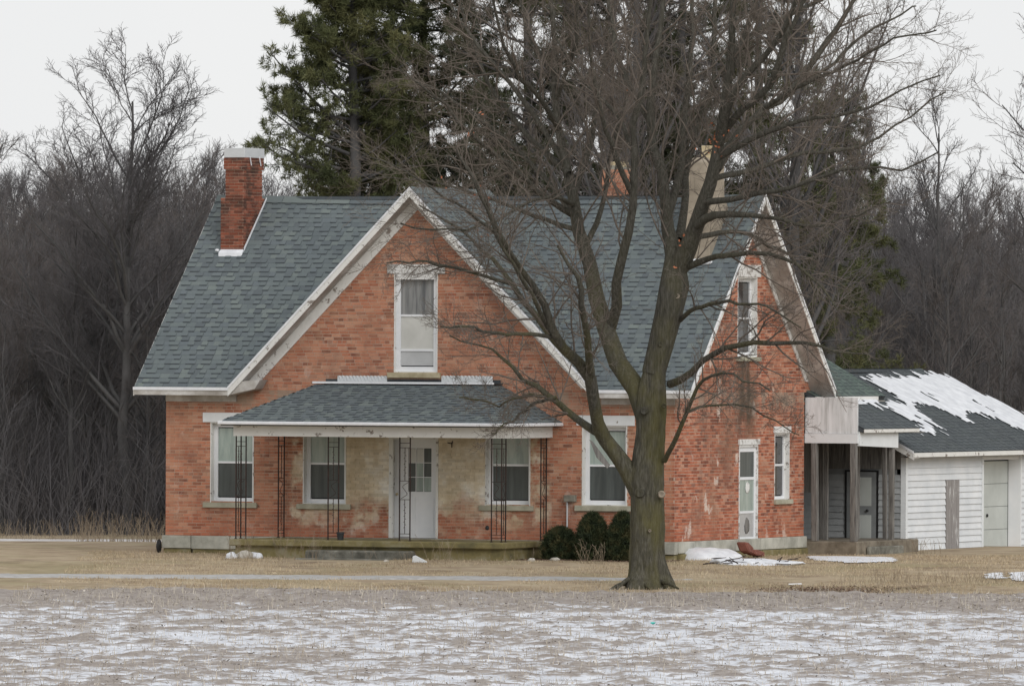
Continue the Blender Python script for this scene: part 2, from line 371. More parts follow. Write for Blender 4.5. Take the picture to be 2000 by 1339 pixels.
def vnoise(A, B, s, seed):
    r = np.random.default_rng(seed); n = 256; T = r.random((n, n))
    x = A * s + 1000; y = B * s + 1000; xi = np.floor(x).astype(int); yi = np.floor(y).astype(int); u = x - xi; v = y - yi
    u = u * u * (3 - 2 * u); v = v * v * (3 - 2 * v); q = lambda i, j: T[(xi + i) % n, (yi + j) % n]
    return (q(0,0)*(1-u)+q(1,0)*u)*(1-v) + (q(0,1)*(1-u)+q(1,1)*u)*v
rel = .32 * vnoise(AA, DD, 1.8, 1) + .42 * vnoise(AA, DD * .7, 4.2, 2) + .26 * vnoise(AA, DD * .6, 8.5, 3)
EDGE = -13.6 + .5 * (vnoise(AA, AA * 0, .7, 5) - .5) + .25 * (vnoise(AA, DD, 3, 6) - .5)
inb = 1 / (1 + np.exp((DD - EDGE) / .12))
base = np.vectorize(H)(AA, DD)
ZZ = base + .012 + (.17 * (rel - .5) + .05) * inb - .06 * (1 - inb)
big = vnoise(AA, DD * .35, .23, 8); mid = vnoise(AA, DD * .5, .9, 9)
far = np.clip((-15.5 - DD) / 9.0, 0, 1)                      # next to the lawn the snow has gone
SN = (.72 - rel * 1.15) + .10 * (big - .5) + .13 * (mid - .5) + .36 * far + .06
fobj = npmesh('field', (RT[None] * AA.ravel()[:, None] + FW[None] * DD.ravel()[:, None] + UP[None] * ZZ.ravel()[:, None]),
              (lambda b, n: np.stack([b, b + 1, b + n + 1, b + n], 1))((np.arange(len(fd) - 1)[:, None] * len(fa) + np.arange(len(fa) - 1)[None]).ravel(), len(fa)),
              field_mat(), kind='structure', smooth=True)
at = fobj.data.attributes.new('snow', 'FLOAT', 'POINT'); at.data.foreach_set('value', SN.ravel().astype(np.float32))

def blades(name, A, D, Z, h, wd, mat, lean=.35, kind='stuff', parent=None, loc=None):
    n = len(A); P = RT[None] * A[:, None] + FW[None] * D[:, None] + UP[None] * Z[:, None]
    an = RNG.random(n) * 2 * np.pi; l = RNG.normal(0, lean, n)
    side = np.stack([np.cos(an), np.sin(an), 0 * an], 1) * (wd / 2)[:, None]
    ld = RNG.random(n) * 2 * np.pi; tip = P + np.stack([np.cos(ld) * np.sin(l), np.sin(ld) * np.sin(l), np.cos(l)], 1) * h[:, None]
    V = np.concatenate([P - side, P + side, tip + side * .5, tip - side * .5], 1).reshape(-1, 3)
    F = np.arange(4 * n).reshape(n, 4)
    return npmesh(name, V, F, mat, kind=kind, parent=parent, loc=loc)
def flakes(name, A, D, Z, sz_, mat, tilt=.5):
    n = len(A); P = RT[None] * A[:, None] + FW[None] * D[:, None] + UP[None] * Z[:, None]
    a = RNG.random(n) * 2 * np.pi; u = np.stack([np.cos(a), np.sin(a), RNG.normal(0, tilt, n)], 1); v = np.stack([-np.sin(a), np.cos(a), RNG.normal(0, tilt, n)], 1)
    u *= sz_[:, None]; v *= (sz_ * RNG.uniform(.2, .5, n))[:, None]
    V = np.concatenate([P - u - v, P + u - v * .6, P + u * .8 + v, P - u * .7 + v], 1).reshape(-1, 3)
    return npmesh(name, V, np.arange(4 * n).reshape(n, 4), mat, kind='stuff')
def fieldz(A, D):
    i = np.clip(((D + 72) / .20).astype(int), 0, len(fd) - 1); j = np.clip(((A + 14.4) / .11).astype(int), 0, len(fa) - 1)
    return ZZ[i, j], SN[i, j]
n = 64000; A = RNG.uniform(-13, 13, n); D = RNG.uniform(-66, -13.4, n); z, s = fieldz(A, D)
row = np.abs(((A * .2 + D) / .76) % 1 - .5) < .2
keep = (row | (RNG.random(n) < .35)) & (RNG.random(n) < np.clip(1.1 - .9 * (s > .35), 0.3, 1)); A, D, z = A[keep], D[keep], z[keep]; n = len(A)
tag(blades('stubble', A, D, z - .01, RNG.uniform(.04, .16, n), RNG.uniform(.006, .015, n), M['stub'], .5), 'cut tan crop stubble standing through the thin snow', 'stubble')
n = 60000; A = RNG.uniform(-13, 13, n); D = RNG.uniform(-66, -13.4, n); z, s = fieldz(A, D)
keep = RNG.random(n) < np.where(s > .35, .3, 1.0); A, D, z = A[keep], D[keep], z[keep]
tag(flakes('crop_litter', A, D, z + .012, RNG.uniform(.012, .036, len(A)), M['litter'], .3), 'brown crop litter scattered over the snowy field', 'crop litter')
n = 84000; A = RNG.uniform(-12.5, 12.5, n); D = RNG.uniform(-14.2, 6, n)
Z = np.array([H(a, d) for a, d in zip(A, D)])
ptch = vnoise(A, D, .8, 21); keep = (ptch > .3) & ~((D > -8.85) & (D < -7.95) & (A < .5) & (RNG.random(n) < .97)); A, D, Z = A[keep], D[keep], Z[keep]
inside = (lambda x, y: (x > -9.3) & (x < 0) & (y > -2.5) & (y < 9))(*(RT[None] * A[:, None] + FW[None] * D[:, None])[:, :2].T)
A, D, Z = A[~inside], D[~inside], Z[~inside]
tag(blades('lawn_grass', A, D, Z - .005, RNG.uniform(.015, .065, len(A)), RNG.uniform(.006, .016, len(A)), M['straw'], .6), 'short dead tan grass of the lawn in front of the house', 'grass')
M['leaflit'] = simple('brown leaf litter', (.10, .06, .045), (.27, .19, .14), 2, .95, 0, isl=.4)
n = 5200; A = np.concatenate([RNG.normal(3.0, .75, n // 2), RNG.uniform(-9, 3.6, n // 2)]); D = np.concatenate([RNG.normal(-11.9, .75, n // 2), RNG.normal(-3.0, .35, n // 2)])
xy = RT[None] * A[:, None] + FW[None] * D[:, None]; D = np.where(np.arange(n) < n // 2, D, D + 0)
kk = (np.arange(n) < n // 2); A2 = RNG.uniform(-3.6, 0.3, n); Y2 = RNG.uniform(-1.7, -.15, n)
ax = np.where(kk, A, A2 * RT[0] + Y2 * RT[1]); dx = np.where(kk, D, A2 * FW[0] + Y2 * FW[1])
zl = np.array([H(a, d) for a, d in zip(ax, dx)])
tag(flakes('leaf_litter', ax, dx, zl + .012, RNG.uniform(.012, .035, n), M['leaflit'], .35), 'brown leaf litter round the foot of the maple and under the yews', 'leaf litter')
# gravel drive across the lawn and the snowy lane beyond it
M['gravel'] = simple('pale gravel', (.33, .32, .31), (.47, .465, .46), 6, .95, .5)
M['lane'] = simple('snowy lane', (.42, .39, .37), (.74, .73, .75), 1.4, .95, .4)
grid('gravel_drive', list(np.arange(-24, 0.3, .12)), list(np.arange(-9.2, -7.55, .1)), lambda a, d: H(a, d) + .028 - max(0, abs(d + 8.4) - .50 + .22 * hash2(a * 1.7, d) + .12 * hash2(a * 5, d * 3) + max(0, a + 2.5) * .18) * .25, M['gravel'])
grid('snowy_lane', list(np.arange(-60, -7, 1.)), [22, 24, 26, 28, 30], lambda a, d: H(a, d) + .012, M['lane'])

def snow_sheet(name, outline, hf, th, label, step=.12, seed=0, parent=None, rag=.25):
    """patch of snow with thickness; outline in (a, dd)"""
    P = np.array(outline); a0, d0 = P.min(0) - .3; a1, d1 = P.max(0) + .3
    As = np.arange(a0, a1, step); Ds = np.arange(d0, d1, step * 1.4)
    def sdist(a, d):
        c = False; best = 9
        for i in range(len(P)):
            x0, y0 = P[i]; x1, y1 = P[(i + 1) % len(P)]
            if (y0 > d) != (y1 > d) and a < (x1 - x0) * (d - y0) / (y1 - y0) + x0: c = not c
            tt = max(0, min(1, ((a - x0) * (x1 - x0) + (d - y0) * (y1 - y0)) / ((x1 - x0) ** 2 + (y1 - y0) ** 2 + 1e-9)))
            best = min(best, math.hypot(a - x0 - tt * (x1 - x0), d - y0 - tt * (y1 - y0)))
        return best if c else -best
    cap_ = .26 if name == 'roof_snow' else 9
    Sg = np.array([[min(cap_, sdist(a, d)) + rag * (mn.noise(Vector((a * 3.5, d * 2.0, seed))) + .5 * mn.noise(Vector((a * 9, d * 6, seed)))) for a in As] for d in Ds])
    V = []; idx = {}; F = []
    for i in range(len(Ds) - 1):
        for j in range(len(As) - 1):
            if Sg[i, j] > 0 and Sg[i + 1, j] > 0 and Sg[i, j + 1] > 0 and Sg[i + 1, j + 1] > 0:
                q = []
                for (p, r) in ((i, j), (i, j + 1), (i + 1, j + 1), (i + 1, j)):
                    if (p, r) not in idx:
                        idx[(p, r)] = len(V); e = min(1, Sg[p, r] / .25)
                        V.append(hf(As[r], Ds[p], th * math.sqrt(e) * (1 + .3 * mn.noise(Vector((As[r] * 2, Ds[p] * 2, 1))))))
                    q.append(idx[(p, r)])
                F.append(tuple(q))
    if not F: return None
    o = npmesh(name, V, F, M['snow'], smooth=True, parent=parent)
    if label: tag(o, label, 'snow patch', 'snow patches on the lawn')
    return o
hg = lambda a, d, t: tuple(G(a, d, H(a, d) + t + .01))
def gpx(px, py):    # ground point (a, dd) seen at a reading
    d = ray(px, py); t = 198.0
    for _ in range(30):
        p = CAM + d * t; a = p @ RT; dd = p @ FW; t += (p[2] - H(a, dd)) / -d[2] * .9 if d[2] < 0 else 0
    return (a, dd)
for k, (pl, lb) in enumerate([
    ([(1820, 1142), (1865, 1136), (1930, 1137), (2010, 1135), (2010, 1150), (1900, 1152), (1850, 1147)], 'long thin snow streak on the lawn at the right edge of the photo'),
    ([(1920, 1111), (1960, 1109), (1965, 1116), (1925, 1115)], 'small snow streak on the lawn below the garage door'),
    ([(1968, 1110), (2010, 1109), (2010, 1118), (1975, 1118)], 'snow scrap on the lawn nearest the right frame edge'),
    ([(1610, 1136), (1650, 1136), (1650, 1144), (1615, 1145)], 'tiny snow spot on the lawn right of the big trunk'),
    ([(0, 1148), (20, 1149), (14, 1160), (0, 1160)], 'snow spot at the left frame edge beside the field'),
    ([(1572, 1087), (1640, 1088), (1750, 1090), (1752, 1098), (1660, 1100), (1590, 1095)], 'low crust of snow before the side porch footing')]):
    snow_sheet('snow_patch', [gpx(x, y) for x, y in pl], hg, .03, lb, .05, k, rag=.12)
# ------------------------------------------------------------ brick walls
BL, BH, JT = .200, .0555, .0125; CH = .0677
NB = [0]
BRICKS_SEP = []
def unit_brick_mesh():
    mb = MB(); mb.box((0, -.007, 0), (BL, .006, BH)); me = bpy.data.meshes.new('brick')
    me.from_pydata(mb.v, [], mb.f[:5]); me.materials.append(M['brick']); me.update(); return me
UB = unit_brick_mesh()
def brickwall(parent, name, x0f, x1f, z0, z1, openings, mapf, label=None, sep=None, mat='brick', mortar='mortar', proud=.007, rows_out=None):
    """x0f/x1f(z): wall limits. mapf(u, depth, z)->world. openings: (u0,u1,z0,z1)."""
    wb = MB(); bk = MB(); seps = []
    nrow = int(math.ceil((z1 - z0) / CH)); r = random.Random(len(name) * 13 + 5)
    for i in range(nrow):
        za = z0 + i * CH; zt = min(za + CH, z1); zc = (za + zt) / 2
        a, b = x0f(zc), x1f(zc)
        if b - a < .03: continue
        iv = [(a, b)]
        for (o0, o1, oz0, oz1) in openings:
            if oz0 < zc < oz1:
                nv = []
                for (p, q) in iv:
                    if o0 > p: nv.append((p, min(q, o0)))
                    if o1 < q: nv.append((max(p, o1), q))
                iv = [t for t in nv if t[1] - t[0] > .004]
        for p, q in iv: wb.poly([mapf(p, 0, za), mapf(q, 0, za), mapf(q, 0, zt), mapf(p, 0, zt)])
        hdr = i % 7 == 5; stp = (.0985 + JT) if hdr else (BL + JT); ln = stp - JT
        x = a + (0 if hdr else (-.5 * stp if i % 2 else 0)) - r.random() * .01
        while x < b:
            for p, q in iv:
                u0, u1 = max(x, p + .002), min(x + ln, q - .002)
                if u1 - u0 < .02: continue
                full = (u1 - u0 > BL - .003) and not hdr
                if full and sep and sep(u0, za): seps.append((u0, za)); continue
                j = r.uniform(-.0025, .003); e = r.uniform(-.0015, .0015); zz0 = za + .004 + e; zz1 = min(zz0 + BH, zt)
                P = [mapf(u0, -proud - j, zz0), mapf(u1, -proud - j, zz0), mapf(u1, -proud - j, zz1), mapf(u0, -proud - j, zz1)]
                Q = [mapf(u0, .004, zz0), mapf(u1, .004, zz0), mapf(u1, .004, zz1), mapf(u0, .004, zz1)]
                k = len(bk.v); bk.v += [tuple(t) for t in P + Q]
                for fce in ((0,1,2,3),(4,0,3,7),(1,5,6,2),(3,2,6,7),(4,5,1,0)): bk.f.append(tuple(k + t for t in fce)); bk.m.append(0)
            x += stp
    wl = wb.build(name, M[mortar], parent)
    if label: wl['label'] = label
    if bk.f: bk.build('brickwork', M[mat], wl, kind='stuff')
    for (u0, za) in seps[:300]:
        o = bpy.data.objects.new('brick', UB); COL.objects.link(o); o.parent = wl
        o.location = Vector(mapf(u0, 0, za + .004)) - wloc(wl)
    return wl

HX0, HX1, HY1 = -11.77, 0.0, 7.55
ZB, ZE, YE = .31, 3.48, -.45           # foot of the brick, roof edge height and its Y
YR, ZR = 3.8, 7.64                     # main ridge
XL, XRt = -12.32, .52                  # roof ends
CGX, CGL, CGR, CGZ = -5.9, -10.11, -1.66, 7.74
house = empty('brick_farmhouse', (-5.9, 3.8, 0), 'old red brick farmhouse with steep green grey shingle roof and iron porch posts', 'house')
tan_m = (ZR - ZE) / (YR - YE)
def yfront(z): return YE + (z - ZE) / tan_m
OPF = []   # openings in the front wall
def opf(x0, x1, y0, y1): o = (fx(x0, (y0 + y1) / 2), fx(x1, (y0 + y1) / 2), fz((x0 + x1) / 2, y1), fz((x0 + x1) / 2, y0)); OPF.append(o); return o
w1 = opf(411, 496, 824, 981); w2 = opf(592, 676, 826, 984); w3 = opf(948, 1036, 829, 987); w4 = opf(1137, 1225, 831, 987)
wu = opf(770, 855, 534, 727); dr = opf(760, 856, 850, 1050.5)
cgt = (CGZ - ZE) / (CGX - CGL)
def xl(z): return HX0 if z < 3.42 else max(HX0, CGX - (CGZ - z) / cgt + .16)
def xr(z): return 0.0 if z < 3.42 else CGX + (CGZ - z) / cgt - .16
fw = brickwall(house, 'front_wall', xl, xr, ZB, 7.62, OPF, lambda u, d, z: (u, d, z),
               sep=lambda u, z: -9.6 < u < -6.95 and 3.6 < z < 7.2)
WZ = 3.42
OPS = []
def ops(x0, x1, y0, y1): o = (sy(x0, (y0 + y1) / 2), sy(x1, (y0 + y1) / 2), sz((x0 + x1) / 2, y1), sz((x0 + x1) / 2, y0)); OPS.append(o); return o
sdr = ops(1442, 1479, 868, 1058); ssw = ops(1512, 1541, 845, 975); suw = ops(1440, 1478, 541, 697)
def y0s(z): return 0.0 if z < WZ else YE + (z - ZE) / tan_m + .12
def y1s(z): return HY1 if z < WZ else 2 * YR - y0s(z)
sw = brickwall(house, 'side_wall', y0s, y1s, ZB, 7.5, OPS, lambda u, d, z: (-d, u, z))
# rear and far left walls (plain, out of sight)
mb = MB(); mb.box((HX0, HY1 - .3, ZB), (-.02, HY1 - .02, 3.45))
mb.prism([(HX0, 0.02, ZB), (HX0, HY1, ZB), (HX0, HY1, 3.4), (HX0, YR, 7.45), (HX0, 0.02, 3.4)], (.3, 0, 0)); mb.build('rear_wall', M['brick'], house)
# attic and rooms kept dark
mb = MB(); mb.box((HX0 + .35, .5, ZB), (-.5, HY1 - .4, 3.38)); mb.build('room_lining', M['dark'], house)
mb = MB(); mb.prism([(CGX - 2.6, .5, 3.4), (CGX + 2.6, .5, 3.4), (CGX, .5, 6.9)], (0, 2.5, 0)); mb.prism([(-.5, 1.2, 3.4), (-.5, 6.4, 3.4), (-.5, YR, 6.9)], (-2, 0, 0)); mb.build('attic_lining', M['dark'], house)

# foundation blocks, each its own stone
fo = MB(); fo.box((HX0 + .03, .06, -.35), (-.03, HY1, ZB - .005)).build('foundation', M['conc'], house); fo = house.children[-1]
x = HX0 - .06; rr = random.Random(3)
while x < 0.05:
    L_ = rr.uniform(.55, 1.15); x1 = min(x + L_, .06)
    MB().box((x, -.07 + rr.uniform(-.01, .01), .04 + rr.uniform(-.02, .02)), (x1 - .015, .1, ZB - .003)).build('foundation_stone', M['found'], fo, bevel=.012)
    MB().box((x + .02, -.03, -.3), (x1 - .03, .1, .03)).build('foundation_stone', M['moss'], fo, bevel=.012)
    x = x1
    if x > 0: break
y = .11
while y < HY1:
    L_ = rr.uniform(.7, 1.4); y1 = min(y + L_, HY1 + .05)
    MB().box((.065 + rr.uniform(-.01, .01), y, .06), (-.1, y1 - .02, ZB - .003)).build('foundation_stone', M['found'], fo, bevel=.012)
    MB().box((.10, y + .02, -.3), (-.1, y1 - .02, .05)).build('foundation_stone', M['moss'], fo, bevel=.012)
    y = y1

# ------------------------------------------------------------ roofs and shingles
def unit_tab(wd, ex, th):
    v = [(0, -.021, .006), (wd, -.021, .006), (wd, ex, 0), (0, ex, 0), (0, 0, th), (wd, 0, th), (wd, ex, .002), (0, ex, .002)]
    f = [(4, 5, 6, 7), (0, 1, 5, 4), (0, 4, 7, 3), (1, 2, 6, 5)]; return v, f
TABM = []
for wd in (.14, .175, .22):
    v, f = unit_tab(wd - .003, .146, .020); me = bpy.data.meshes.new('shingle'); me.from_pydata(v, [], f)
    me.materials.append(M['shingle']); me.materials.append(M['butt']); me.polygons[1].material_index = 1; me.update(); TABM.append((wd, me))
def roofplane(parent, name, O, E_, S_v, poly, mat, th=.085, ex=.143, sep=None, rough=1.0, slabmat=None, sag=None):
    """O origin at the eave, E_ along the eave, S_v uphill, poly in (u, v). Builds the deck and its shingles."""
    O = np.array(O, float); E_ = np.array(E_, float); E_ /= np.linalg.norm(E_); S_v = np.array(S_v, float); S_v /= np.linalg.norm(S_v)
    N_ = np.cross(E_, S_v); N_ /= np.linalg.norm(N_)
    if N_[2] < 0: N_ = -N_
    fs = sag or (lambda u, v: 0.0)
    P3 = lambda u, v, h=0: O + E_ * u + S_v * v + N_ * (h + fs(u, v))
    mb = MB(); mb.prism([O + E_ * u + S_v * v - N_ * ((.02 if sag else th) + .015 + (.07 if sag else 0)) for u, v in poly], N_ * (.02 if sag else th), 0); dk = mb.build(name, slabmat or M['butt'], parent)
    vmax = max(v for u, v in poly); vmin = min(v for u, v in poly); rr = random.Random(hash(name) % 999 if False else len(name) * 31)
    def span(v):
        xs = []
        for i in range(len(poly)):
            (u0, v0), (u1, v1) = poly[i], poly[(i + 1) % len(poly)]
            if (v0 > v) != (v1 > v): xs.append(u0 + (u1 - u0) * (v - v0) / (v1 - v0))
        return sorted(xs)
    MBs = MB(); seps = []; v = vmin
    while v < vmax - .02:
        e = min(ex, vmax - v); xs = span(min(v + e * .5, vmax - 1e-4))
        for k in range(0, len(xs) - 1, 2):
            u = xs[k] - rr.random() * .2; hi = rr.random() < .5
            while u < xs[k + 1]:
                wd, me = TABM[rr.choice((0, 0, 1, 2))]; a, b = max(u, xs[k]), min(u + wd, xs[k + 1]); u += wd; hi = not hi if rr.random() < .92 else hi
                if b - a < .01: continue
                t_ = (.020 if hi else .006) * rough; dn = .021 if hi else 0
                if sep and hi and b - a > wd - .001 and sep(P3(a, v)) and len(seps) < 300: seps.append((P3(a, v), me)); continue
                q = len(MBs.v); et = e + (.012 if v + e < vmax - .03 else 0)
                MBs.v += [tuple(P3(a, v - dn, .006 if hi else -.004)), tuple(P3(b - .002, v - dn, .006 if hi else -.004)), tuple(P3(b - .002, v + et, -.004)), tuple(P3(a, v + et, -.004)),
                          tuple(P3(a, v, t_)), tuple(P3(b - .002, v, t_)), tuple(P3(b - .002, v + et, .002)), tuple(P3(a, v + et, .002))]
                for fce, mi in (((4,5,6,7), 0), ((0,1,5,4), 1), ((0,4,7,3), 0), ((1,2,6,5), 0)): MBs.f.append(tuple(q + t for t in fce)); MBs.m.append(mi)
        v += ex
    MBs.build('shingles', [mat, M['butt']], dk, kind='stuff')
    Rm = Matrix((Vector(E_), Vector(S_v), Vector(N_))).transposed().to_4x4()
    for P, me in seps:
        o = bpy.data.objects.new('shingle', me); COL.objects.link(o); o.parent = dk; o.rotation_euler = Rm.to_euler(); o.location = Vector(P) - wloc(dk)
    return dk
slen = math.hypot(YR - YE, ZR - ZE); Sm = (0, YR - YE, ZR - ZE)
kx = (CGX - CGL) / slen
sagm = lambda u, v: -.07 * math.sin(math.pi * min(1, max(0, u / 12.8))) * (v / slen) ** 2
rf = roofplane(house, 'main_roof', (XL, YE, ZE), (1, 0, 0), Sm,
               [(0, 0), (CGL - XL, 0), (CGX - XL, slen), (0, slen)], M['shingle'], sep=lambda p: -11.9 < p[0] < -8.3 and 3.7 < p[2] < 6.9, sag=sagm)
roofplane(house, 'main_roof', (CGR, YE, ZE), (1, 0, 0), Sm, [(0, 0), (XRt - CGR, 0), (XRt - CGR, slen), (CGX - CGR, slen)], M['shingle'], sag=lambda u, v: sagm(u + CGR - XL, v))
roofplane(house, 'rear_roof', (XL, 2 * YR - YE, ZE), (1, 0, 0), (0, YE - YR, ZR - ZE), [(0, 0), (XRt - XL, 0), (XRt - XL, slen), (0, slen)], M['shingle'])
cl = math.hypot(CGX - CGL, CGZ - ZE)
vy = YR + .1 - YE
roofplane(house, 'cross_gable_roof', (CGR, YE, ZE), (0, 1, 0), (CGX - CGR, 0, CGZ - ZE), [(0, 0), (0, cl), (vy, cl)], M['shingle'])
roofplane(house, 'cross_gable_roof', (CGL, YE, ZE), (0, 1, 0), (CGX - CGL, 0, CGZ - ZE), [(0, 0), (0, cl), (vy, cl)], M['shingle'])
rc = MB(); nseg = 16
for i in range(nseg):
    xa, xb = XL + (XRt - XL) * i / nseg, XL + (XRt - XL) * (i + 1) / nseg - .01
    za, zb_ = [ZR - .07 * math.sin(math.pi * (q - XL) / (XRt - XL)) for q in (xa, xb)]
    for s_ in (-1, 1): rc.poly([(xa, YR, za + .03), (xb, YR, zb_ + .03), (xb, YR + s_ * .15, zb_ - .115), (xa, YR + s_ * .15, za - .115)])
rc.build('ridge_cap', M['shingle'], house)
mb = MB()
for i in range(12):
    ya = YE + (vy) * i / 12; yb = YE + vy * (i + 1) / 12 - .008
    for s_ in (-1, 1): mb.poly([(CGX, ya, CGZ + .03), (CGX, yb, CGZ + .03), (CGX + s_ * .14, yb, CGZ - .115), (CGX + s_ * .14, ya, CGZ - .115)])
mb.build('ridge_cap', M['shingle'], house)

# fascias, drip edges, soffits, friezes
def rake(parent, A, B, out, tops, wf=.17, th=.025, mat='white', drip=True, nm_='rake_board', cutB=True):
    """board hanging below the line A(apex)-B(foot); out = outward unit vector"""
    A = np.array(A, float); B = np.array(B, float); o = np.array(out, float); dz = np.array([0, 0, -wf])
    mb = MB(); mb.prism([A, B, B + dz, A + dz], o * th); r_ = mb.build(nm_, M[mat], parent)
    if drip: mb = MB(); mb.prism([A + o * th + (0, 0, .025), B + o * th + (0, 0, .025), B + o * th + (0, 0, -.035), A + o * th + (0, 0, -.035)], o * .012); mb.build('drip_edge', M['metal'], r_)
    return r_
# main eaves: drip, fascia, soffit
for (xa, xb) in ((XL, CGL), (CGR, XRt)):
    mb = MB(); mb.box((xa, YE - .03, ZE - .16), (xb, YE - .005, ZE - .02)); q = mb.build('eave_fascia', M['soffit'], house)
    mb = MB(); mb.box((xa - .01, YE - .05, ZE - .055), (xb + .01, YE - .031, ZE + .01)); mb.build('drip_edge', M['metal'], q)
    mb = MB(); mb.box((xa, YE - .005, ZE - .16), (xb, .01, ZE - .135)); mb.build('soffit', M['soffit'], house)
    mb = MB(); mb.box((max(xa, HX0), -.03, ZE - .30), (min(xb, 0), .0, ZE - .161)); mb.build('frieze_board', M['soffit'], house)
for sgn, xe in ((-1, CGL), (1, CGR)):
    rake(house, (CGX, YE, CGZ), (xe, YE, ZE), (0, -1, 0), None, .185, mat='white')
    A = np.array((CGX, YE, CGZ - .155)); B = np.array((xe, YE, ZE - .155))
    if sgn < 0: B = B + (A - B) * .0
    mb = MB(); mb.prism([A, B, B + (0, -YE - .01, 0), A + (0, -YE - .01, 0)], (0, 0, .02)); mb.build('soffit', M['soffit'], house)
    fz_ = .30; e = .06
    A = np.array((CGX, -.035, CGZ - .155)); Bf = np.array((xe, -.035, ZE - .155)); k = .955; Bf = A + (Bf - A) * k
    mb = MB(); mb.prism([A, Bf, Bf + (-sgn * .27, 0, 0), A + (0, 0, -fz_)], (0, .03, 0)); mb.build('frieze_board', M['white'], house)
# side gable rakes
for yf, nmz in ((YE, 'front'), (2 * YR - YE, 'rear')):
    rake(house, (XRt, YR, ZR), (XRt, yf, ZE), (1, 0, 0), None, .17, mat='white')
    rake(house, (XL, YR, ZR - .03), (XL, yf, ZE - .03), (-1, 0, 0), None, .15, mat='white', drip=False)
    A = np.array((XRt, YR, ZR - .155)); B = np.array((XRt, yf, ZE - .155))
    mb = MB(); mb.prism([A, B, B - (XRt - .01, 0, 0), A - (XRt - .01, 0, 0)], (0, 0, .02)); mb.build('soffit', M['soffit'], house)
    A = np.array((.005, YR, ZR - .155)); B = np.array((.005, yf, ZE - .155)); s_ = 1 if yf < 0 else -1; Bk = A + (B - A) * .92
    mb = MB(); mb.prism([A, Bk, Bk + (0, s_ * .16, 0), A + (0, 0, -.17)], (.03, 0, 0)); mb.build('frieze_board', M['peel'], house)
# boxed rake end by the left eave
mb = MB(); mb.prism([(CGL + .02, YE + .01, ZE - .15), (CGL + .62, YE + .01, ZE - .02), (CGL + .75, YE + .01, ZE + .18), (CGL + .30, YE + .01, ZE + .14)], (0, .40, 0)); mb.build('rake_return', M['soffit'], house)

# ------------------------------------------------------------ windows and doors
def window(op, lint, sillp, rec=.15, frame=.085, axis='f', mid=.5, top_mat='curtain', bot_mat='screen', storm3=False, lmat='white2', name='window', label=None):
    u0, u1, z0, z1 = op
    Wm = (lambda u, d, z: (u, d, z)) if axis == 'f' else (lambda u, d, z: (-d, u, z))
    def bx(mb, ua, ub, da, db, za, zb, m=0): mb.box(Wm(ua, da, za), Wm(ub, db, zb), m)
    mb = MB(); t_ = .022
    bx(mb, u0, u0 + t_, -.012, rec + .1, z0, z1); bx(mb, u1 - t_, u1, -.012, rec + .1, z0, z1); bx(mb, u0 + t_, u1 - t_, -.012, rec + .1, z1 - t_, z1); bx(mb, u0 + t_, u1 - t_, .0, rec + .1, z0, z0 + t_)
    fr = mb.build(name, M['white'], house)
    if label: fr['label'] = label
    mb = MB(); a, b, c, d = u0 + t_, u1 - t_, z0 + t_, z1 - t_
    bx(mb, a, a + frame, rec, rec + .06, c, d); bx(mb, b - frame, b, rec, rec + .06, c, d)
    bx(mb, a + frame, b - frame, rec, rec + .06, d - frame, d); bx(mb, a + frame, b - frame, rec, rec + .06, c, c + frame)
    ga, gb, gc, gd = a + frame, b - frame, c + frame, d - frame
    rails = [mid] if not storm3 else storm3
    for rz in rails: zz = gc + (gd - gc) * rz; bx(mb, ga, gb, rec + .005, rec + .05, zz - .022, zz + .022)
    mb.build('sash_frame', M['vinyl'], fr)
    zs = [gc] + [gc + (gd - gc) * q for q in rails] + [gd]
    mats = [bot_mat, top_mat] if not storm3 else ['curtain2', 'paleglass', 'greyscreen']
    for i in range(len(zs) - 1):
        mb = MB(); bx(mb, ga, gb, rec + .03, rec + .036, zs[i] + .022, zs[i + 1] - .022); mb.build('pane', M['pane_' + mats[i]] if 'pane_' + mats[i] in M else M[mats[i]], fr)
    if lint:
        (lu0, lu1, lz0, lz1) = lint; mb = MB(); bx(mb, lu0, lu1, -.035, .02, lz0, lz1)
        l_ = mb.build('lintel', M[lmat], fr, bevel=.006)
    if sillp:
        (su0, su1, sz0, sz1) = sillp; mb = MB(); bx(mb, su0, su1, -.07, .12, sz0, sz1); mb.build('sill', M['stone'], fr, bevel=.008)
    return fr
def pane_mat(name, stops, scale, stretch, rough=.12, spec=.55, axis_grad=None):
    mt, t, b, N, K = nm(name); f = tex(t, scale, 4, .6, stretch=stretch, dist=.4); K(ramp(t, stops, f), b.inputs['Base Color'])
    b.inputs['Roughness'].default_value = rough; b.inputs['Specular IOR Level'].default_value = spec
    b.inputs['Coat Weight'].default_value = .35; b.inputs['Coat Roughness'].default_value = .04; return mt
M['pane_curtain'] = pane_mat('glass over pale curtain', [(.35, (.26, .32, .30)), (.5, (.33, .40, .37)), (.7, (.42, .48, .45))], 2.2, (3, 3, .5))
M['pane_screen'] = pane_mat('glass behind insect screen', [(.3, (.035, .045, .045)), (.7, (.085, .10, .098))], 2.0, (4, 4, .4), .5)
M['pane_greyscreen'] = pane_mat('grey screen over an empty room', [(.35, (.09, .095, .10)), (.5, (.20, .205, .205)), (.65, (.27, .27, .265))], 1.6, (5, 1, .3), .5)
M['pane_black'] = pane_mat('dark glass', [(.3, (.010, .011, .014)), (.7, (.03, .032, .036))], 2.0, (1, 1, 1))
M['paleglass'] = pane_mat('glass over cream blind', [(.3, (.46, .46, .43)), (.7, (.60, .60, .57))], 1.5, (1, 1, 1))
M['curtain2'] = pane_mat('glass over grey blind', [(.3, (.40, .41, .42)), (.7, (.50, .51, .52))], 1.5, (1, 1, 1))
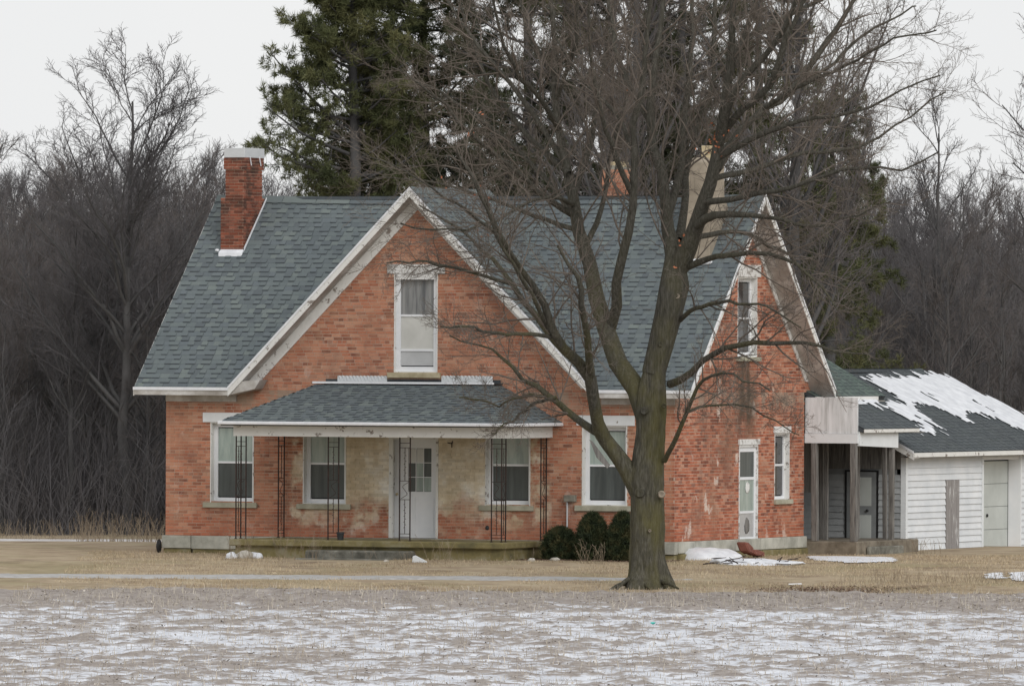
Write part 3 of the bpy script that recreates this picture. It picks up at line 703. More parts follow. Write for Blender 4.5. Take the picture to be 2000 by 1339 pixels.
def R_(x0, x1, y0, y1, ax='f'):
    ym = (y0 + y1) / 2; xm = (x0 + x1) / 2
    return (fx(x0, ym), fx(x1, ym), fz(xm, y1), fz(xm, y0)) if ax == 'f' else (sy(x0, ym), sy(x1, ym), sz(xm, y1), sz(xm, y0))
window(w1, R_(397, 512, 805.5, 824.5), R_(398, 503, 980.5, 991), label='front window left of the porch')
window(w2, R_(586, 684, 815, 826), R_(581, 686, 983.5, 994))
window(w3, R_(940, 1044, 818, 829), R_(937, 1043, 986.8, 997))
window(w4, R_(1127, 1240.5, 811, 831), R_(1124, 1238, 987, 998), label='front window behind the big trunk')
up = window(wu, R_(757, 870, 516, 534.5), R_(758, 861, 727.5, 738), rec=.06, frame=.10, storm3=[.19, .585], lmat='peel', label='tall upper window in the front gable')
up.children[-1].data.materials[0] = M['sill']
mb = MB(); mb.box((wu[0] + .05, -.03, wu[3] - .13), (wu[1] - .05, -.013, wu[3] - .01)); mb.build('head_casing', M['peel'], up)
# broken curtain strip in the upper sash
window(ssw, R_(1510, 1543, 832, 845, 's'), R_(1511, 1544, 975, 984, 's'), rec=.10, frame=.05, axis='s', top_mat='black', bot_mat='black', mid=.52, lmat='peel', label='small side window')
window(suw, R_(1436, 1484, 517, 541, 's'), R_(1437, 1482, 697, 705, 's'), rec=.12, frame=.08, axis='s', top_mat='black', bot_mat='black', mid=.48, lmat='peel', label='upper window in the side gable')

# front door
u0, u1, z0, z1 = dr
d_ = MB(); d_.box((u0, -.02, z0), (u0 + .09, .03, z1)); d_.box((u1 - .05, -.02, z0), (u1, .30, z1)); d_.box((u0 + .09, -.02, z1 - .08), (u1 - .05, .30, z1)); d_.box((u0, .031, z0), (u0 + .03, .30, z1))
dcase = d_.build('door_casing', M['white'], house)
MB().box((u0, -.05, z0 - .03), (u1, .3, z0 + .005)).build('threshold', M['conc'], dcase)
a, b, c = u0 + .032, u1 - .052, z1 - .082
ld0, ld1 = fx(797.5, 915, .22), fx(842.5, 915, .22); lz0, lz1 = fz(820, 959.5, .22), fz(820, 875, .22)
mb = MB(); mb.box((a, .22, z0 + .006), (ld0, .26, c)); mb.box((ld1, .22, z0 + .006), (b, .26, c)); mb.box((ld0, .22, lz1), (ld1, .26, c)); mb.box((ld0, .22, z0 + .006), (ld1, .26, lz0))
for (p0, p1) in ((a + .12, (a + b) / 2 - .04), ((a + b) / 2 + .04, b - .12)):
    mb.box((p0, .212, z0 + .15), (p1, .2195, lz0 - .12)); mb.box((p0 + .03, .205, z0 + .18), (p1 - .03, .2115, lz0 - .15))
door = mb.build('front_door', M['vinyl'], house)
for i in range(3):
    for j in range(3):
        pa = ld0 + (ld1 - ld0) * i / 3 + .008; pb = ld0 + (ld1 - ld0) * (i + 1) / 3 - .008; qa = lz0 + (lz1 - lz0) * j / 3 + .008; qb = lz0 + (lz1 - lz0) * (j + 1) / 3 - .008
        MB().box((pa, .235, qa), (pb, .24, qb)).build('pane', M['paleglass'] if (j == 2 and i < 2) else (M['pane_curtain'] if (j == 0 and i > 0) or (j == 1 and i == 1) else M['pane_screen']), door)
mb = MB()
for i in (1, 2): xx = ld0 + (ld1 - ld0) * i / 3; mb.box((xx - .007, .222, lz0), (xx + .007, .232, lz1)); zz = lz0 + (lz1 - lz0) * i / 3; mb.box((ld0, .2215, zz - .007), (ld1, .2315, zz + .007))
mb.build('glazing_bar', M['vinyl'], door)
lump('door_knob', (a + .07, .18, z0 + .93), (.03, .03, .03), M['clay'], door, amp=0, sub=2)

# side storm door
u0, u1, z0, z1 = sdr
P3 = lambda mb, ya, yb, xa, xb, za, zb: mb.box((xa, ya, za), (xb, yb, zb))
mb = MB(); P3(mb, u0, u0 + .04, -.12, .02, z0, z1); P3(mb, u1 - .04, u1, -.12, .02, z0, z1); P3(mb, u0 + .04, u1 - .04, -.12, .02, z1 - .05, z1); sc_ = mb.build('door_casing', M['peel'], house)
P3(mb := MB(), u0 - .03, u1 + .05, .0, .045, z1 + .002, z1 + .12); mb.build('lintel', M['peel'], sc_)
mb = MB(); a, b = u0 + .042, u1 - .042; st = .09; c, d = z0 + .01, z1 - .052; H1, H2 = c + (d - c) * .30, c + (d - c) * .655
P3(mb, a, a + st, -.05, -.02, c, d); P3(mb, b - st, b, -.05, -.02, c, d)
for zz, hh in ((c, .10), (H1, .05), (H2, .06), (d - .1, .1)): P3(mb, a + st, b - st, -.05, -.02, zz, zz + hh)
sdo = mb.build('storm_door', M['vinyl'], house)
for (q0, q1, mt_) in ((c + .1, H1, 'curtain2'), (H1 + .05, H2, 'pane_curtain'), (H2 + .06, d - .1, 'pane_screen')):
    P3(mb := MB(), a + st, b - st, -.04, -.035, q0, q1); mb.build('pane', M[mt_], sdo)
lump('ornament', (-.028, (a + b) / 2 + .03, c + .34), (.006, .13, .17), M['oldwood'], sdo, amp=.5, sub=2)
lump('ornament', (-.028, (a + b) / 2 + .05, H1 + .55), (.006, .12, .12), M['white'], sdo, amp=.4, sub=2)

# ------------------------------------------------------------ chimneys
ROOF_P = (0, YE, ZE); ROOF_N = (0, -(ZR - ZE), YR - YE)
def brick_block(parent, name, x0, x1, y0, y1, z0, z1, mat='chbrick', zcut=None):
    """four faced block in running bond"""
    hs_ = MB(); hs_.box((x0 + .004, y0 + .004, z0), (x1 - .004, y1 - .004, z1)); core = hs_.build(name, M['mortar'], parent)
    bk = MB(); n = int((z1 - z0) / CH); r = random.Random(int(abs(x0) * 100))
    for i in range(n + 1):
        za = z0 + i * CH; zb2 = min(za + BH, z1)
        if zb2 - za < .02: continue
        for (ax, lo, hi) in (('f', x0, x1), ('s', y0, y1)):
            x = lo - (.5 * (BL + JT) if (i % 2) ^ (ax == 's') else 0)
            while x < hi:
                p, q = max(x, lo), min(x + BL, hi); x += BL + JT
                if q - p < .03: continue
                j = r.uniform(0, .006)
                if ax == 'f': bk.box((p, y0 - .005 - j, za), (q, y0 + .02, zb2))
                else: bk.box((x1 - .02, p, za), (x1 + .005 + j, q, zb2))
    bk.build('brickwork', M[mat], core, kind='stuff'); return core
pL = onpl(431, 487, ROOF_P, ROOF_N); y0c = pL[1]; x0c = pL[0]; x1c = fx(476, 440, y0c)
zc1 = fz(450, 386.5, y0c); y1c = y0c + 1.12
c1 = brick_block(house, 'chimney', x0c, x1c, y0c, y1c, pL[2] - .5, zc1); c1['label'] = 'red brick chimney with white cap at the left of the roof'
xa, xb = fx(440, 350, y0c), fx(477, 350, y0c) - .01; zc2 = fz(450, 331, y0c); zc3 = fz(450, 308, y0c); zc4 = fz(450, 289, y0c)
k1 = brick_block(c1, 'shaft', xa, xb, y0c + .02, y0c + .95, zc1, zc2)
brick_block(c1, 'corbel', xa - .03, xb + .02, y0c - .01, y0c + 1.0, zc2, zc3)
MB().box((xa - .02, y0c - .03, zc3 + .002), (xb + .03, y0c + 1.02, zc4)).build('chimney_cap', M['capgrey'], c1, bevel=.006)
mb = MB()
for q in (.25, .75): mb.bar((xb + .03, y0c + q, zc3 + .03), (xb + .055, y0c + q + .03, zc3 - .17), .018)
mb.build('cap_strap', M['metal'], c1)
# snow and flashing at the foot of the chimney
ys = y0c - .02; zf = pL[2]
MB().prism([(x0c - .0, y0c - .16, zf - .17), (x0c, y0c - .01, zf - .04), (x0c, y0c - .01, zf + .01), (x0c, y0c - .13, zf - .05)], (x1c - x0c + .02, 0, 0)).build('snow_lump', M['snow'], c1, bevel=.02)
lump('snow_lump', (x0c - .06, y0c - .05, zf - .02), (.05, .05, .035), M['snow'], c1, 5, .2, 2)
fl = MB(); fl.prism([(x1c + .03, y0c - .05, zf - .03), (x1c + .03, y1c, zf + 1.12 * tan_m + .0), (x1c + .03, y1c, zf + 1.12 * tan_m + .05), (x1c + .03, y0c - .05, zf + .04)], (.012, 0, 0)); fl.build('flashing', M['metal'], c1)
# tan parged chimney on the right
pR = onpl(1337, 507, ROOF_P, ROOF_N); y0 = pR[1]; x0 = pR[0]; x1 = fx(1386, 440, y0); zt = fz(1360, 395, y0); z2 = fz(1360, 312, y0)
xs0, xs1 = fx(1344, 350, y0), fx(1381, 350, y0)
def loft(rings, name, mat, parent, bevel=0):
    mb = MB(); k = 0
    for (a_, b_, c_, d_2, zz) in rings: mb.v += [(a_, c_, zz), (b_, c_, zz), (b_, d_2, zz), (a_, d_2, zz)]
    for i in range(len(rings) - 1):
        for j in range(4): mb.f.append((4*i + j, 4*i + (j + 1) % 4, 4*i + 4 + (j + 1) % 4, 4*i + 4 + j)); mb.m.append(0)
    e = 4 * (len(rings) - 1); mb.f.append((e, e+1, e+2, e+3)); mb.m.append(0); mb.f.append((3, 2, 1, 0)); mb.m.append(0)
    return mb.build(name, mat, parent, bevel=bevel)
c3 = loft([(x0, x1, y0, y0 + 1.2, pR[2] - .5), (x0, x1, y0, y0 + 1.2, zt - .25), (xs0, xs1, y0, y0 + 1.02, zt + .15), (xs0, xs1, y0, y0 + 1.0, z2 - .05), (xs0 + .08, xs1 - .06, y0 + .1, y0 + .9, z2 + .05)], 'chimney', M['parge'], house, .015)
c3['label'] = 'tall tan parged chimney at the right of the roof'
MB().box((fx(1361, 300, y0), y0 + .25, z2), (fx(1384, 300, y0), y0 + .55, fz(1370, 284, y0))).build('flue_tile', M['clay'], c3, bevel=.01)
lump('snow_lump', ((x0 + x1) / 2 + .1, y0 - .10, pR[2] - .05), (.3, .09, .07), M['snow'], c3, 9, .15, 3)
# low chimney behind the ridge
y0 = 5.0; x0, x1 = fx(1176, 350, y0), fx(1213, 350, y0); z2 = fz(1200, 331, y0)
c2 = brick_block(house, 'chimney', x0, x1, y0, y0 + .6, 5.8, z2, mat='brick'); c2['label'] = 'short red chimney behind the ridge'
loft([(x0 - .0, x1, y0, y0 + .6, z2), (x0 + .1, x1 - .08, y0 + .1, y0 + .5, z2 + .09)], 'mortar_cap', M['conc'], c2)
MB().box((x0 + .13, y0 + .12, z2 + .06), (x1 - .05, y0 + .55, z2 + .17)).build('flue_tile', M['clay'], c2, bevel=.01)

# ------------------------------------------------------------ front porch
PF = -2.2; PE = -2.62
xg0, xg1 = fx(430, 825, PE), fx(1097, 826, 0.0); zg = fz(700, 824, PE)
yt = -.45; xt0 = fx(620, 749, yt); xt1 = fx(962, 752, yt); ztp = fz(800, 751, yt)
hp = math.hypot(yt - PE, ztp - zg)
roofplane(house, 'porch_roof', (xg0, PE, zg), (1, 0, 0), (0, yt - PE, ztp - zg), [(0, 0), (xg1 - xg0, 0), (xt1 - xg0, hp), (xt0 - xg0, hp)], M['shingle'])
hp2 = math.hypot(xg1 - xt1, ztp - zg)
roofplane(house, 'porch_roof', (xg1, PE, zg), (0, 1, 0), (xt1 - xg1, 0, ztp - zg), [(0, 0), (-PE, 0), (-PE, hp2), (yt - PE, hp2)], M['shingle'])
hp3 = math.hypot(xg0 - xt0, ztp - zg)
roofplane(house, 'porch_roof', (xg0, PE, zg), (0, 1, 0), (xt0 - xg0, 0, ztp - zg), [(0, 0), (-PE, 0), (-PE, hp3), (yt - PE, hp3)], M['shingle'])
mb = MB()   # flat upper deck with pale edge
mb.box((xt0 - .06, yt - .06, ztp + .02), (xt1 + .05, .0, ztp + .05)); mb.build('upper_deck', M['butt'], house)
mb = MB(); mb.box((xt0 - .08, yt - .09, ztp + .015), (xt1 + .06, yt - .061, ztp + .06)); mb.build('deck_edge', M['metal'], house)
for (pa, pb) in ((660, 757), (863, 963)):
    mb = MB(); xa, xb = fx(pa, 737), fx(pb, 740); n = 14
    for i in range(n):
        u = xa + (xb - xa) * i / n; u2 = xa + (xb - xa) * (i + 1) / n
        mb.prism([(u, -.012, ztp + .06), (u2 - .004, -.012, ztp + .06), (u2 - .004, -.012, fz((pa + pb) / 2, 734)), ((u + u2) / 2, -.03, fz((pa + pb) / 2, 733)), (u, -.012, fz((pa + pb) / 2, 734.5))], (0, -.01, 0))
    mb.build('corrugated_flashing', M['white2'], house)
mb = MB(); mb.box((xt0, -.012, ztp + .05), (xt1, -.008, ztp + .11)); mb.build('tar_line', M['butt'], house)
# gutter, beam
g_ = MB(); g_.box((xg0 - .04, PE - .06, zg - .07), (xg1 + .05, PE - .0, zg + .0)); g_.box((xg1 + .01, PE, zg - .07), (xg1 + .05, -.01, zg)); g_.box((xg0 - .04, PE, zg - .07), (xg0, -.01, zg)); g_.build('gutter', M['metal'], house, bevel=.012)
zb0, zb1 = fz(700, 853, PF - .1), zg - .075
bx0, bx1 = xg0 + .18, xg1 - .2
mb = MB(); mb.box((bx0, PF - .14, zb0), (bx1, PF + .04, zb1)); mb.box((bx1 - .16, PF + .04, zb0), (bx1, -.01, zb1)); mb.box((bx0, PF + .04, zb0), (bx0 + .16, -.01, zb1)); mb.build('porch_beam', M['white'], house)
M['ceil'] = simple('porch ceiling paint', (.42, .42, .40), (.54, .54, .52), 3, .8, .05)
mb = MB(); mb.box((xg0, PE, zg - .072), (xg1, -.01, zg - .06)); mb.build('porch_ceiling', M['ceil'], house)
# slab, base, steps
s0, s1 = fx(447, 1055, -2.45), fx(1068, 1060, 0) + .02
mb = MB(); mb.box((s0, -2.45, .16), (s1, -.075, ZB - .01)); mb.build('porch_slab', M['moss'], house, bevel=.02)
mb = MB(); mb.box((s0 + .1, -2.33, -.3), (s1 - .08, -.08, .158)); mb.build('porch_base', M['moss'], house)
mb = MB(); mb.box((fx(597, 1080, -2.9), -2.95, -.3), (fx(792, 1080, -2.9), -2.34, .10)); mb.build('porch_step', M['oldconc'], house, bevel=.03)
mb = MB(); mb.box((fx(578, 1090, -3.3), -3.4, -.3), (fx(748, 1090, -3.3), -2.96, -.06)); mb.build('porch_step', M['oldconc'], house, bevel=.03)
# iron posts
def scroll(mb, p0, p1, zt_, zb_):
    """ornament between two uprights: rails and an S scroll"""
    p0 = np.array(p0); p1 = np.array(p1); c = (p0 + p1) / 2; H_ = zt_ - zb_
    for fr_ in (.055, .10, .93, .96): z = zt_ - H_ * fr_; mb.bar((*p0, z), (*p1, z), .012)
    mb.bar((*c, zt_ - H_ * .10), (*c, zt_ - H_ * .42), .011); mb.bar((*c, zt_ - H_ * .60), (*c, zt_ - H_ * .93), .011)
    for fr_ in (.42, .60): z = zt_ - H_ * fr_; mb.bar((*p0, z), (*p1, z), .012)
    pts = []
    for i in range(25):
        t = i / 24; an = -math.pi * 1.4 + t * math.pi * 2.8; r = .42 * (abs(t - .5) * 1.2 + .25)
        q = c + (p1 - p0) * (math.sin(an) * r); pts.append((*q, zt_ - H_ * (.43 + .16 * t)))
    for a_, b_ in zip(pts, pts[1:]): mb.bar(a_, b_, .009)
    for k in range(9):
        for s_ in (-1, 1):
            z = zt_ - H_ * (.14 + .028 * k) if s_ < 0 else zt_ - H_ * (.64 + .028 * k)
            mb.bar((*c, z), (*(c + (p1 - p0) * .12 * (1 if k % 2 else -1)), z - .02), .008)
zpt, zpb = zb0, ZB - .01
def post(bars, pairs, label):
    mb = MB()
    for b_ in bars: mb.bar((b_[0], b_[1], zpb), (b_[0], b_[1], zpt), .022); mb.box((b_[0] - .025, b_[1] - .025, zpb), (b_[0] + .025, b_[1] + .025, zpb + .012))
    p = mb.build('porch_post', M['iron'], house); p['label'] = label
    mb = MB()
    for i, j in pairs: scroll(mb, bars[i], bars[j], zpt, zpb)
    mb.build('scrollwork', M['iron'], p)
xA = fx(461, 950, PF); post([(xA, PF), (xA, PF + .25), (xA + .23, PF)], [(0, 1), (0, 2)], 'iron corner post at the left front of the porch')
xA = fx(641, 950, PF); post([(xA, PF), (xA + .24, PF)], [(0, 1)], 'iron post left of the front door')
xA = fx(780.5, 950, PF); post([(xA, PF), (xA + .24, PF)], [(0, 1)], 'iron post before the front door')
xA = fx(979.8, 950, PF); post([(xA, PF), (xA - .23, PF), (xA, PF + .22)], [(0, 1), (0, 2)], 'iron corner post at the right front of the porch')
xA = fx(555, 950, -.06); post([(xA, -.06), (xA, -.36)], [(0, 1)], 'iron post against the wall at the left end of the porch')
xA = fx(1067, 950, -.06); post([(xA, -.06), (xA, -.36)], [(0, 1)], 'iron post against the wall at the right end of the porch')
# porch lamp stub, outlet, meter box
mb = MB(); xx = fx(883, 866); zz = fz(883, 866)
for a_, b_ in (((0, -.02, 0), (.05, -.1, .05)), ((0, -.02, 0), (-.07, -.08, .02)), ((0, -.02, 0), (.02, -.06, -.08))): mb.bar((xx + a_[0], a_[1], zz + a_[2]), (xx + b_[0], b_[1], zz + b_[2]), .02)
mb.build('lamp_bracket', M['iron'], house)
lump('outlet_cover', (fx(952, 1030), -.01, fz(952, 1030)), (.045, .02, .05), M['pot'], house, amp=.05, sub=2)
mbx = empty('meter_box', (fx(1115, 973, -.05), -.05, .3), 'small grey electric meter box on a conduit right of the porch', 'meter box')
mb = MB(); mb.box((fx(1105, 973), -.13, fz(1115, 979)), (fx(1127, 973), -.012, fz(1115, 966))); mb.build('box', M['conc'], mbx, bevel=.01)
mb = MB(); mb.bar((fx(1109.5, 1000), -.05, fz(1109, 979)), (fx(1109.5, 1000), -.05, .1), .035, n=8); mb.build('conduit', M['capgrey'], mbx)

# ------------------------------------------------------------ rear wing with side porch
EX, EY1 = -1.3, 12.0
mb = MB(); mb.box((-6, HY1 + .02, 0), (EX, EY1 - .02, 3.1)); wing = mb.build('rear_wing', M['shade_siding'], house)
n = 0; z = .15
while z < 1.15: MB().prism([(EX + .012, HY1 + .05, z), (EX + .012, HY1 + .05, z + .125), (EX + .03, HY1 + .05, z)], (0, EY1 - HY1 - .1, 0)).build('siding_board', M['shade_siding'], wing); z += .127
y = HY1 + .05; rr = random.Random(8)
while y < EY1 - .2: MB().box((EX + .005, y, 1.2), (EX + .02 + rr.random() * .006, y + .27, 3.05)).build('wall_board', M['oldwood'], wing); y += .28
r30 = math.tan(math.radians(30)); EXE, EZE = .22, 3.34; RX = -2.9
L30 = math.hypot(RX - EXE, (EXE - RX) * r30)
roofplane(house, 'wing_roof', (EXE, HY1 + .1, EZE), (0, 1, 0), (RX - EXE, 0, (EXE - RX) * r30), [(0, 0), (4.35, 0), (4.35, L30), (0, L30)], M['shingle_green'], rough=.7)
roofplane(house, 'wing_roof', (2 * RX - EXE, HY1 + .1, EZE), (0, 1, 0), (EXE - RX, 0, (EXE - RX) * r30), [(0, 0), (4.35, 0), (4.35, L30), (0, L30)], M['shingle_green'], rough=.7)
mb = MB(); mb.box((EXE + .0, HY1 + .1, EZE - .09), (EXE + .02, HY1 + 3.95, EZE - .005)); mb.build('wing_fascia', M['white'], house)
mb = MB(); mb.box((EX, HY1 + .1, EZE - .12), (EXE, HY1 + 4.4, EZE - .1)); mb.build('wing_soffit', M['soffit'], house)
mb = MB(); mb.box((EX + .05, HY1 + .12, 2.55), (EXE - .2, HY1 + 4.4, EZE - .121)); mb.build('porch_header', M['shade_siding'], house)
# porch end panel, beams, shed roof
PX = 1.22; PY = HY1 + .06
zp1, zp2, zp3 = fz(1620, 776, PY), fz(1620, 846, PY), fz(1620, 865, PY)
pan = MB().box((.005, PY, zp2), (PX, PY + .04, zp1)).build('end_panel', M['panel'], house)
MB().box((.005, PY - .03, zp3), (PX + .01, PY + .06, zp2 - .004)).build('end_beam', M['white2'], house)
shl = math.hypot(1.3, .68); sx0, sz0 = PX + .14, fz(1675, 837, PY)
roofplane(house, 'side_porch_roof', (sx0, PY + .05, sz0), (0, 1, 0), (-1.3, 0, .68), [(0, 0), (3.45, 0), (3.45, shl), (0, shl)], M['shingle_dark'], rough=.7)
MB().box((sx0 - .01, PY + .05, sz0 - .085), (sx0 + .012, PY + 3.45, sz0 - .01)).build('side_porch_fascia', M['white'], house)
mb = MB(); yb2 = PY + 2.45; mb.prism([(PX - .03, PY + .07, sz0 - .06), (PX - .03, yb2, sz0 - .10), (PX - .03, yb2, sz0 - .43), (PX - .03, PY + .07, sz0 - .37)], (.06, 0, 0)); mb.build('side_beam', M['white2'], house)
mb = MB(); mb.box((EX + .04, PY + .06, sz0 - .11), (PX - .04, EY1 - .1, sz0 - .09)); mb.build('side_porch_ceiling', M['oldwood'], house)
for (x, y, w_, zt_) in ((PX - .08, PY + .02, .135, zp3), (.24, PY + .02, .13, zp3), (.3, 10.0, .11, 2.4), (-.5, 10.0, .11, 2.4), (PX - .05, PY + 2.25, .11, sz0 - .43), (-.1, 9.2, .08, 2.4), (.75, 10.6, .09, 2.4)):
    zb_ = .2 if y < 9 else (.05 if x > 1 else .12)
    mb = MB(); mb.prism([(x - w_ / 2, y - w_ / 2, zb_), (x + w_ / 2, y - w_ / 2, zb_), (x + w_ / 2, y + w_ / 2, zb_), (x - w_ / 2, y + w_ / 2, zb_)], (random.uniform(-.03, .03), 0, zt_ - zb_))
    mb.build('porch_post', M['oldwood'], house, bevel=.008)['label'] = 'bare grey wooden post of the side porch'
mb = MB(); mb.box((-.9, PY - .05, -.3), (PX + .02, EY1 - .6, .2)); mb.build('side_porch_footing', M['footing'], house, bevel=.02)
mb = MB(); mb.box((PX + .03, PY + .5, -.3), (PX + .12, PY + 2.6, .08)); mb.build('side_porch_footing', M['oldconc'], house, bevel=.02)

# ------------------------------------------------------------ garage
GX, GY0, GY1 = .70, 12.0, 21.0; GXL = -6.4; GZ = -.25
gar = empty('garage', (-2.8, 16.5, 0), 'white clapboard garage with snow on its sagging dark shingle roof, right of the house', 'garage')
gze = 2.10; gex = GX + .33; grz, grx = 3.93, -2.5
ytop = lambda: 0
od0, od1 = sy(1920, 980, GX), sy(1985, 980, GX) + .25      # garage door opening
wd0, wd1 = sy(1847, 1000, GX), sy(1872, 1000, GX); wdz0, wdz1 = sz(1860, 1079, GX), sz(1860, 936, GX)
wtop = gze + .0; dtop = sz(1950, 893, GX)
mb = MB(); mb.box((GX - .2, GY0, GZ), (GX - .02, od0, wtop)); mb.box((GX - .2, od1, GZ), (GX - .02, GY1, wtop)); mb.box((GX - .2, od0, dtop), (GX - .02, od1, wtop)); gside = mb.build('side_wall', M['siding'], gar)
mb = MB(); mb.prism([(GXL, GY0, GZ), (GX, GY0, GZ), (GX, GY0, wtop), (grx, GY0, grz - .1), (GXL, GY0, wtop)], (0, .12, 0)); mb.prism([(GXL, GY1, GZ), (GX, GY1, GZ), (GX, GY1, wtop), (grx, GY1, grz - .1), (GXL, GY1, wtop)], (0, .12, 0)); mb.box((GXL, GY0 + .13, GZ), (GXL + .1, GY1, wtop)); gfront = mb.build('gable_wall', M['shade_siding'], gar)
z = -.22; rr = random.Random(2)
while z < wtop - .02:
    hgt = min(.138, wtop - z)
    segs = [(GY0 + .10, od0 - .11), (od1 + .05, GY1)]
    if z + .07 < wdz1: segs = [(GY0 + .10, wd0 - .02), (wd1 + .02, od0 - .11), (od1 + .05, GY1)]
    for p, q in segs: MB().prism([(GX - .018, p, z + rr.uniform(-.003, .003)), (GX - .018, p, z + hgt), (GX - .012, p, z + hgt), (GX + .016, p, z)], (0, q - p, 0)).build('siding_board', M['siding'], gside)
    if z < 1.55:
        for p, q in (((-2.6, fx(1652, 1000, GY0)), (fx(1716, 1000, GY0), GX - .1)) if z < 1.75 else ((-2.6, GX - .1),)):
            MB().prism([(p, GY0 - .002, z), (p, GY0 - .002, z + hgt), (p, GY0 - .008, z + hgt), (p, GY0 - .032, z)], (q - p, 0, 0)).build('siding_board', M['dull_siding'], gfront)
    z += .14
x = -2.6
while x < GX - .1: MB().box((x, GY0 - .02 - rr.random() * .008, 1.72), (min(x + .30, GX - .1), GY0 - .003, 2.35)).build('wall_board', M['oldwood'], gfront); x += .31
MB().box((GX - .1, GY0 - .035, GZ - .05), (GX + .022, GY0 + .095, wtop)).build('corner_board', M['white2'], gar)
MB().box((GX - .018, od0 - .105, GZ), (GX + .02, od0, wtop)).build('corner_board', M['white2'], gar)
# garage door set back between its jambs
rd = .28
mb = MB(); mb.box((GX - rd, od1 - .02, GZ), (GX + .02, od1 + .045, dtop + .1)); mb.box((GX - rd, od0, GZ), (GX - .02, od0 + .03, dtop)); mb.box((GX - rd, od0 + .03, dtop - .05), (GX - .02, od1 - .02, dtop)); mb.build('door_jamb', M['vinyl'], gar)
M['gdoor'] = simple('grey green garage door', (.46, .49, .47), (.54, .57, .55), 1.5, .6, .03)
gdo = MB().box((GX - rd - .08, od0 + .03, GZ), (GX - rd - .05, od1 - .02, dtop - .05)).build('garage_door', M['butt'], gar)
hz = (dtop - .1 - GZ) / 4
for i in range(4): MB().box((GX - rd - .05, od0 + .035, GZ + .02 + i * hz), (GX - rd - .01, od1 - .025, GZ + .012 + (i + 1) * hz)).build('door_panel', M['gdoor'], gdo, bevel=.004)
lump('door_handle', (GX - rd + .01, (od0 + od1) / 2 - .2, GZ + 2 * hz - .18), (.02, .05, .04), M['black'], gdo, amp=.1, sub=2)
M['peeldoor'] = peel_mat('door with flaked paint', 1.15, (.66, .66, .66), (.27, .255, .25), 9, (2.5, 2.5, .22))
wdd = MB().box((GX - .015, wd0, wdz0), (GX + .004, wd1, wdz1)).build('weathered_door', M['peeldoor'], gar)
mb = MB(); k = 5
for i in range(k): q0 = wd0 + (wd1 - wd0) * i / k + .004; q1 = wd0 + (wd1 - wd0) * (i + 1) / k - .004; MB().box((GX + .005, q0, wdz0 + random.uniform(0, .03)), (GX + .02 + random.uniform(-.003, .004), q1, wdz1 - .01)).build('plank', M['peeldoor'], wdd)
# small door in the gable wall
dxa, dxb = fx(1655, 1000, GY0), fx(1713, 1000, GY0); dz1 = fz(1690, 921, GY0)
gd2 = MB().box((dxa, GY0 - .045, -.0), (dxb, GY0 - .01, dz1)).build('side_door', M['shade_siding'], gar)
mb = MB(); mb.box((dxb, GY0 - .05, -.02), (dxb + .04, GY0 - .004, dz1 + .04)); mb.box((dxa - .04, GY0 - .05, -.02), (dxa, GY0 - .004, dz1 + .04)); mb.box((dxa, GY0 - .05, dz1), (dxb, GY0 - .004, dz1 + .04)); mb.build('door_gap', M['black'], gd2)
mb = MB(); mb.box((dxa + .12, GY0 - .052, .9), (dxb - .12, GY0 - .046, dz1 - .12)); mb.box((dxa + .12, GY0 - .052, .15), (dxb - .12, GY0 - .046, .7)); mb.build('door_panel', M['gdoor'], gd2)
lump('door_knob', (dxa + .5, GY0 - .08, .8), (.035, .03, .03), M['black'], gd2, amp=.1, sub=2)
# roof with a sagging ridge
gE = (0, 1, 0); gS = (grx - gex, 0, grz - gze); gl = math.hypot(grx - gex, grz - gze); gyL = GY1 + .6 - (GY0 - .35)
gsag = lambda u, v: -.10 * math.sin(math.pi * min(1, max(0, u / gyL))) * (v / gl)
gr = roofplane(gar, 'roof', (gex, GY0 - .35, gze), gE, gS, [(0, 0), (gyL, 0), (gyL, gl), (0, gl)], M['shingle_dark'], sag=gsag, rough=.8)
roofplane(gar, 'roof', (2 * grx - gex, GY0 - .35, gze), gE, (-gS[0], 0, gS[2]), [(0, 0), (gyL, 0), (gyL, gl), (0, gl)], M['shingle_dark'], rough=.8)
mb = MB(); mb.box((gex + .0, GY0 - .35, gze - .11), (gex + .02, GY1 + .6, gze - .012)); mb.build('eave_fascia', M['white'], gar)
mb = MB(); mb.box((GX - .01, GY0 - .3, gze - .12), (gex, GY1 + .5, gze - .1)); mb.build('soffit', M['oldwood'], gar)
rake(gar, (grx, GY0 - .35, grz), (gex, GY0 - .35, gze), (0, -1, 0), None, .17, mat='white')
mb = MB(); mb.prism([(grx, GY0 - .35, grz - .14), (gex, GY0 - .35, gze - .14), (gex, GY0, gze - .14), (grx, GY0, grz - .14)], (0, 0, .02)); mb.build('soffit', M['soffit'], gar)
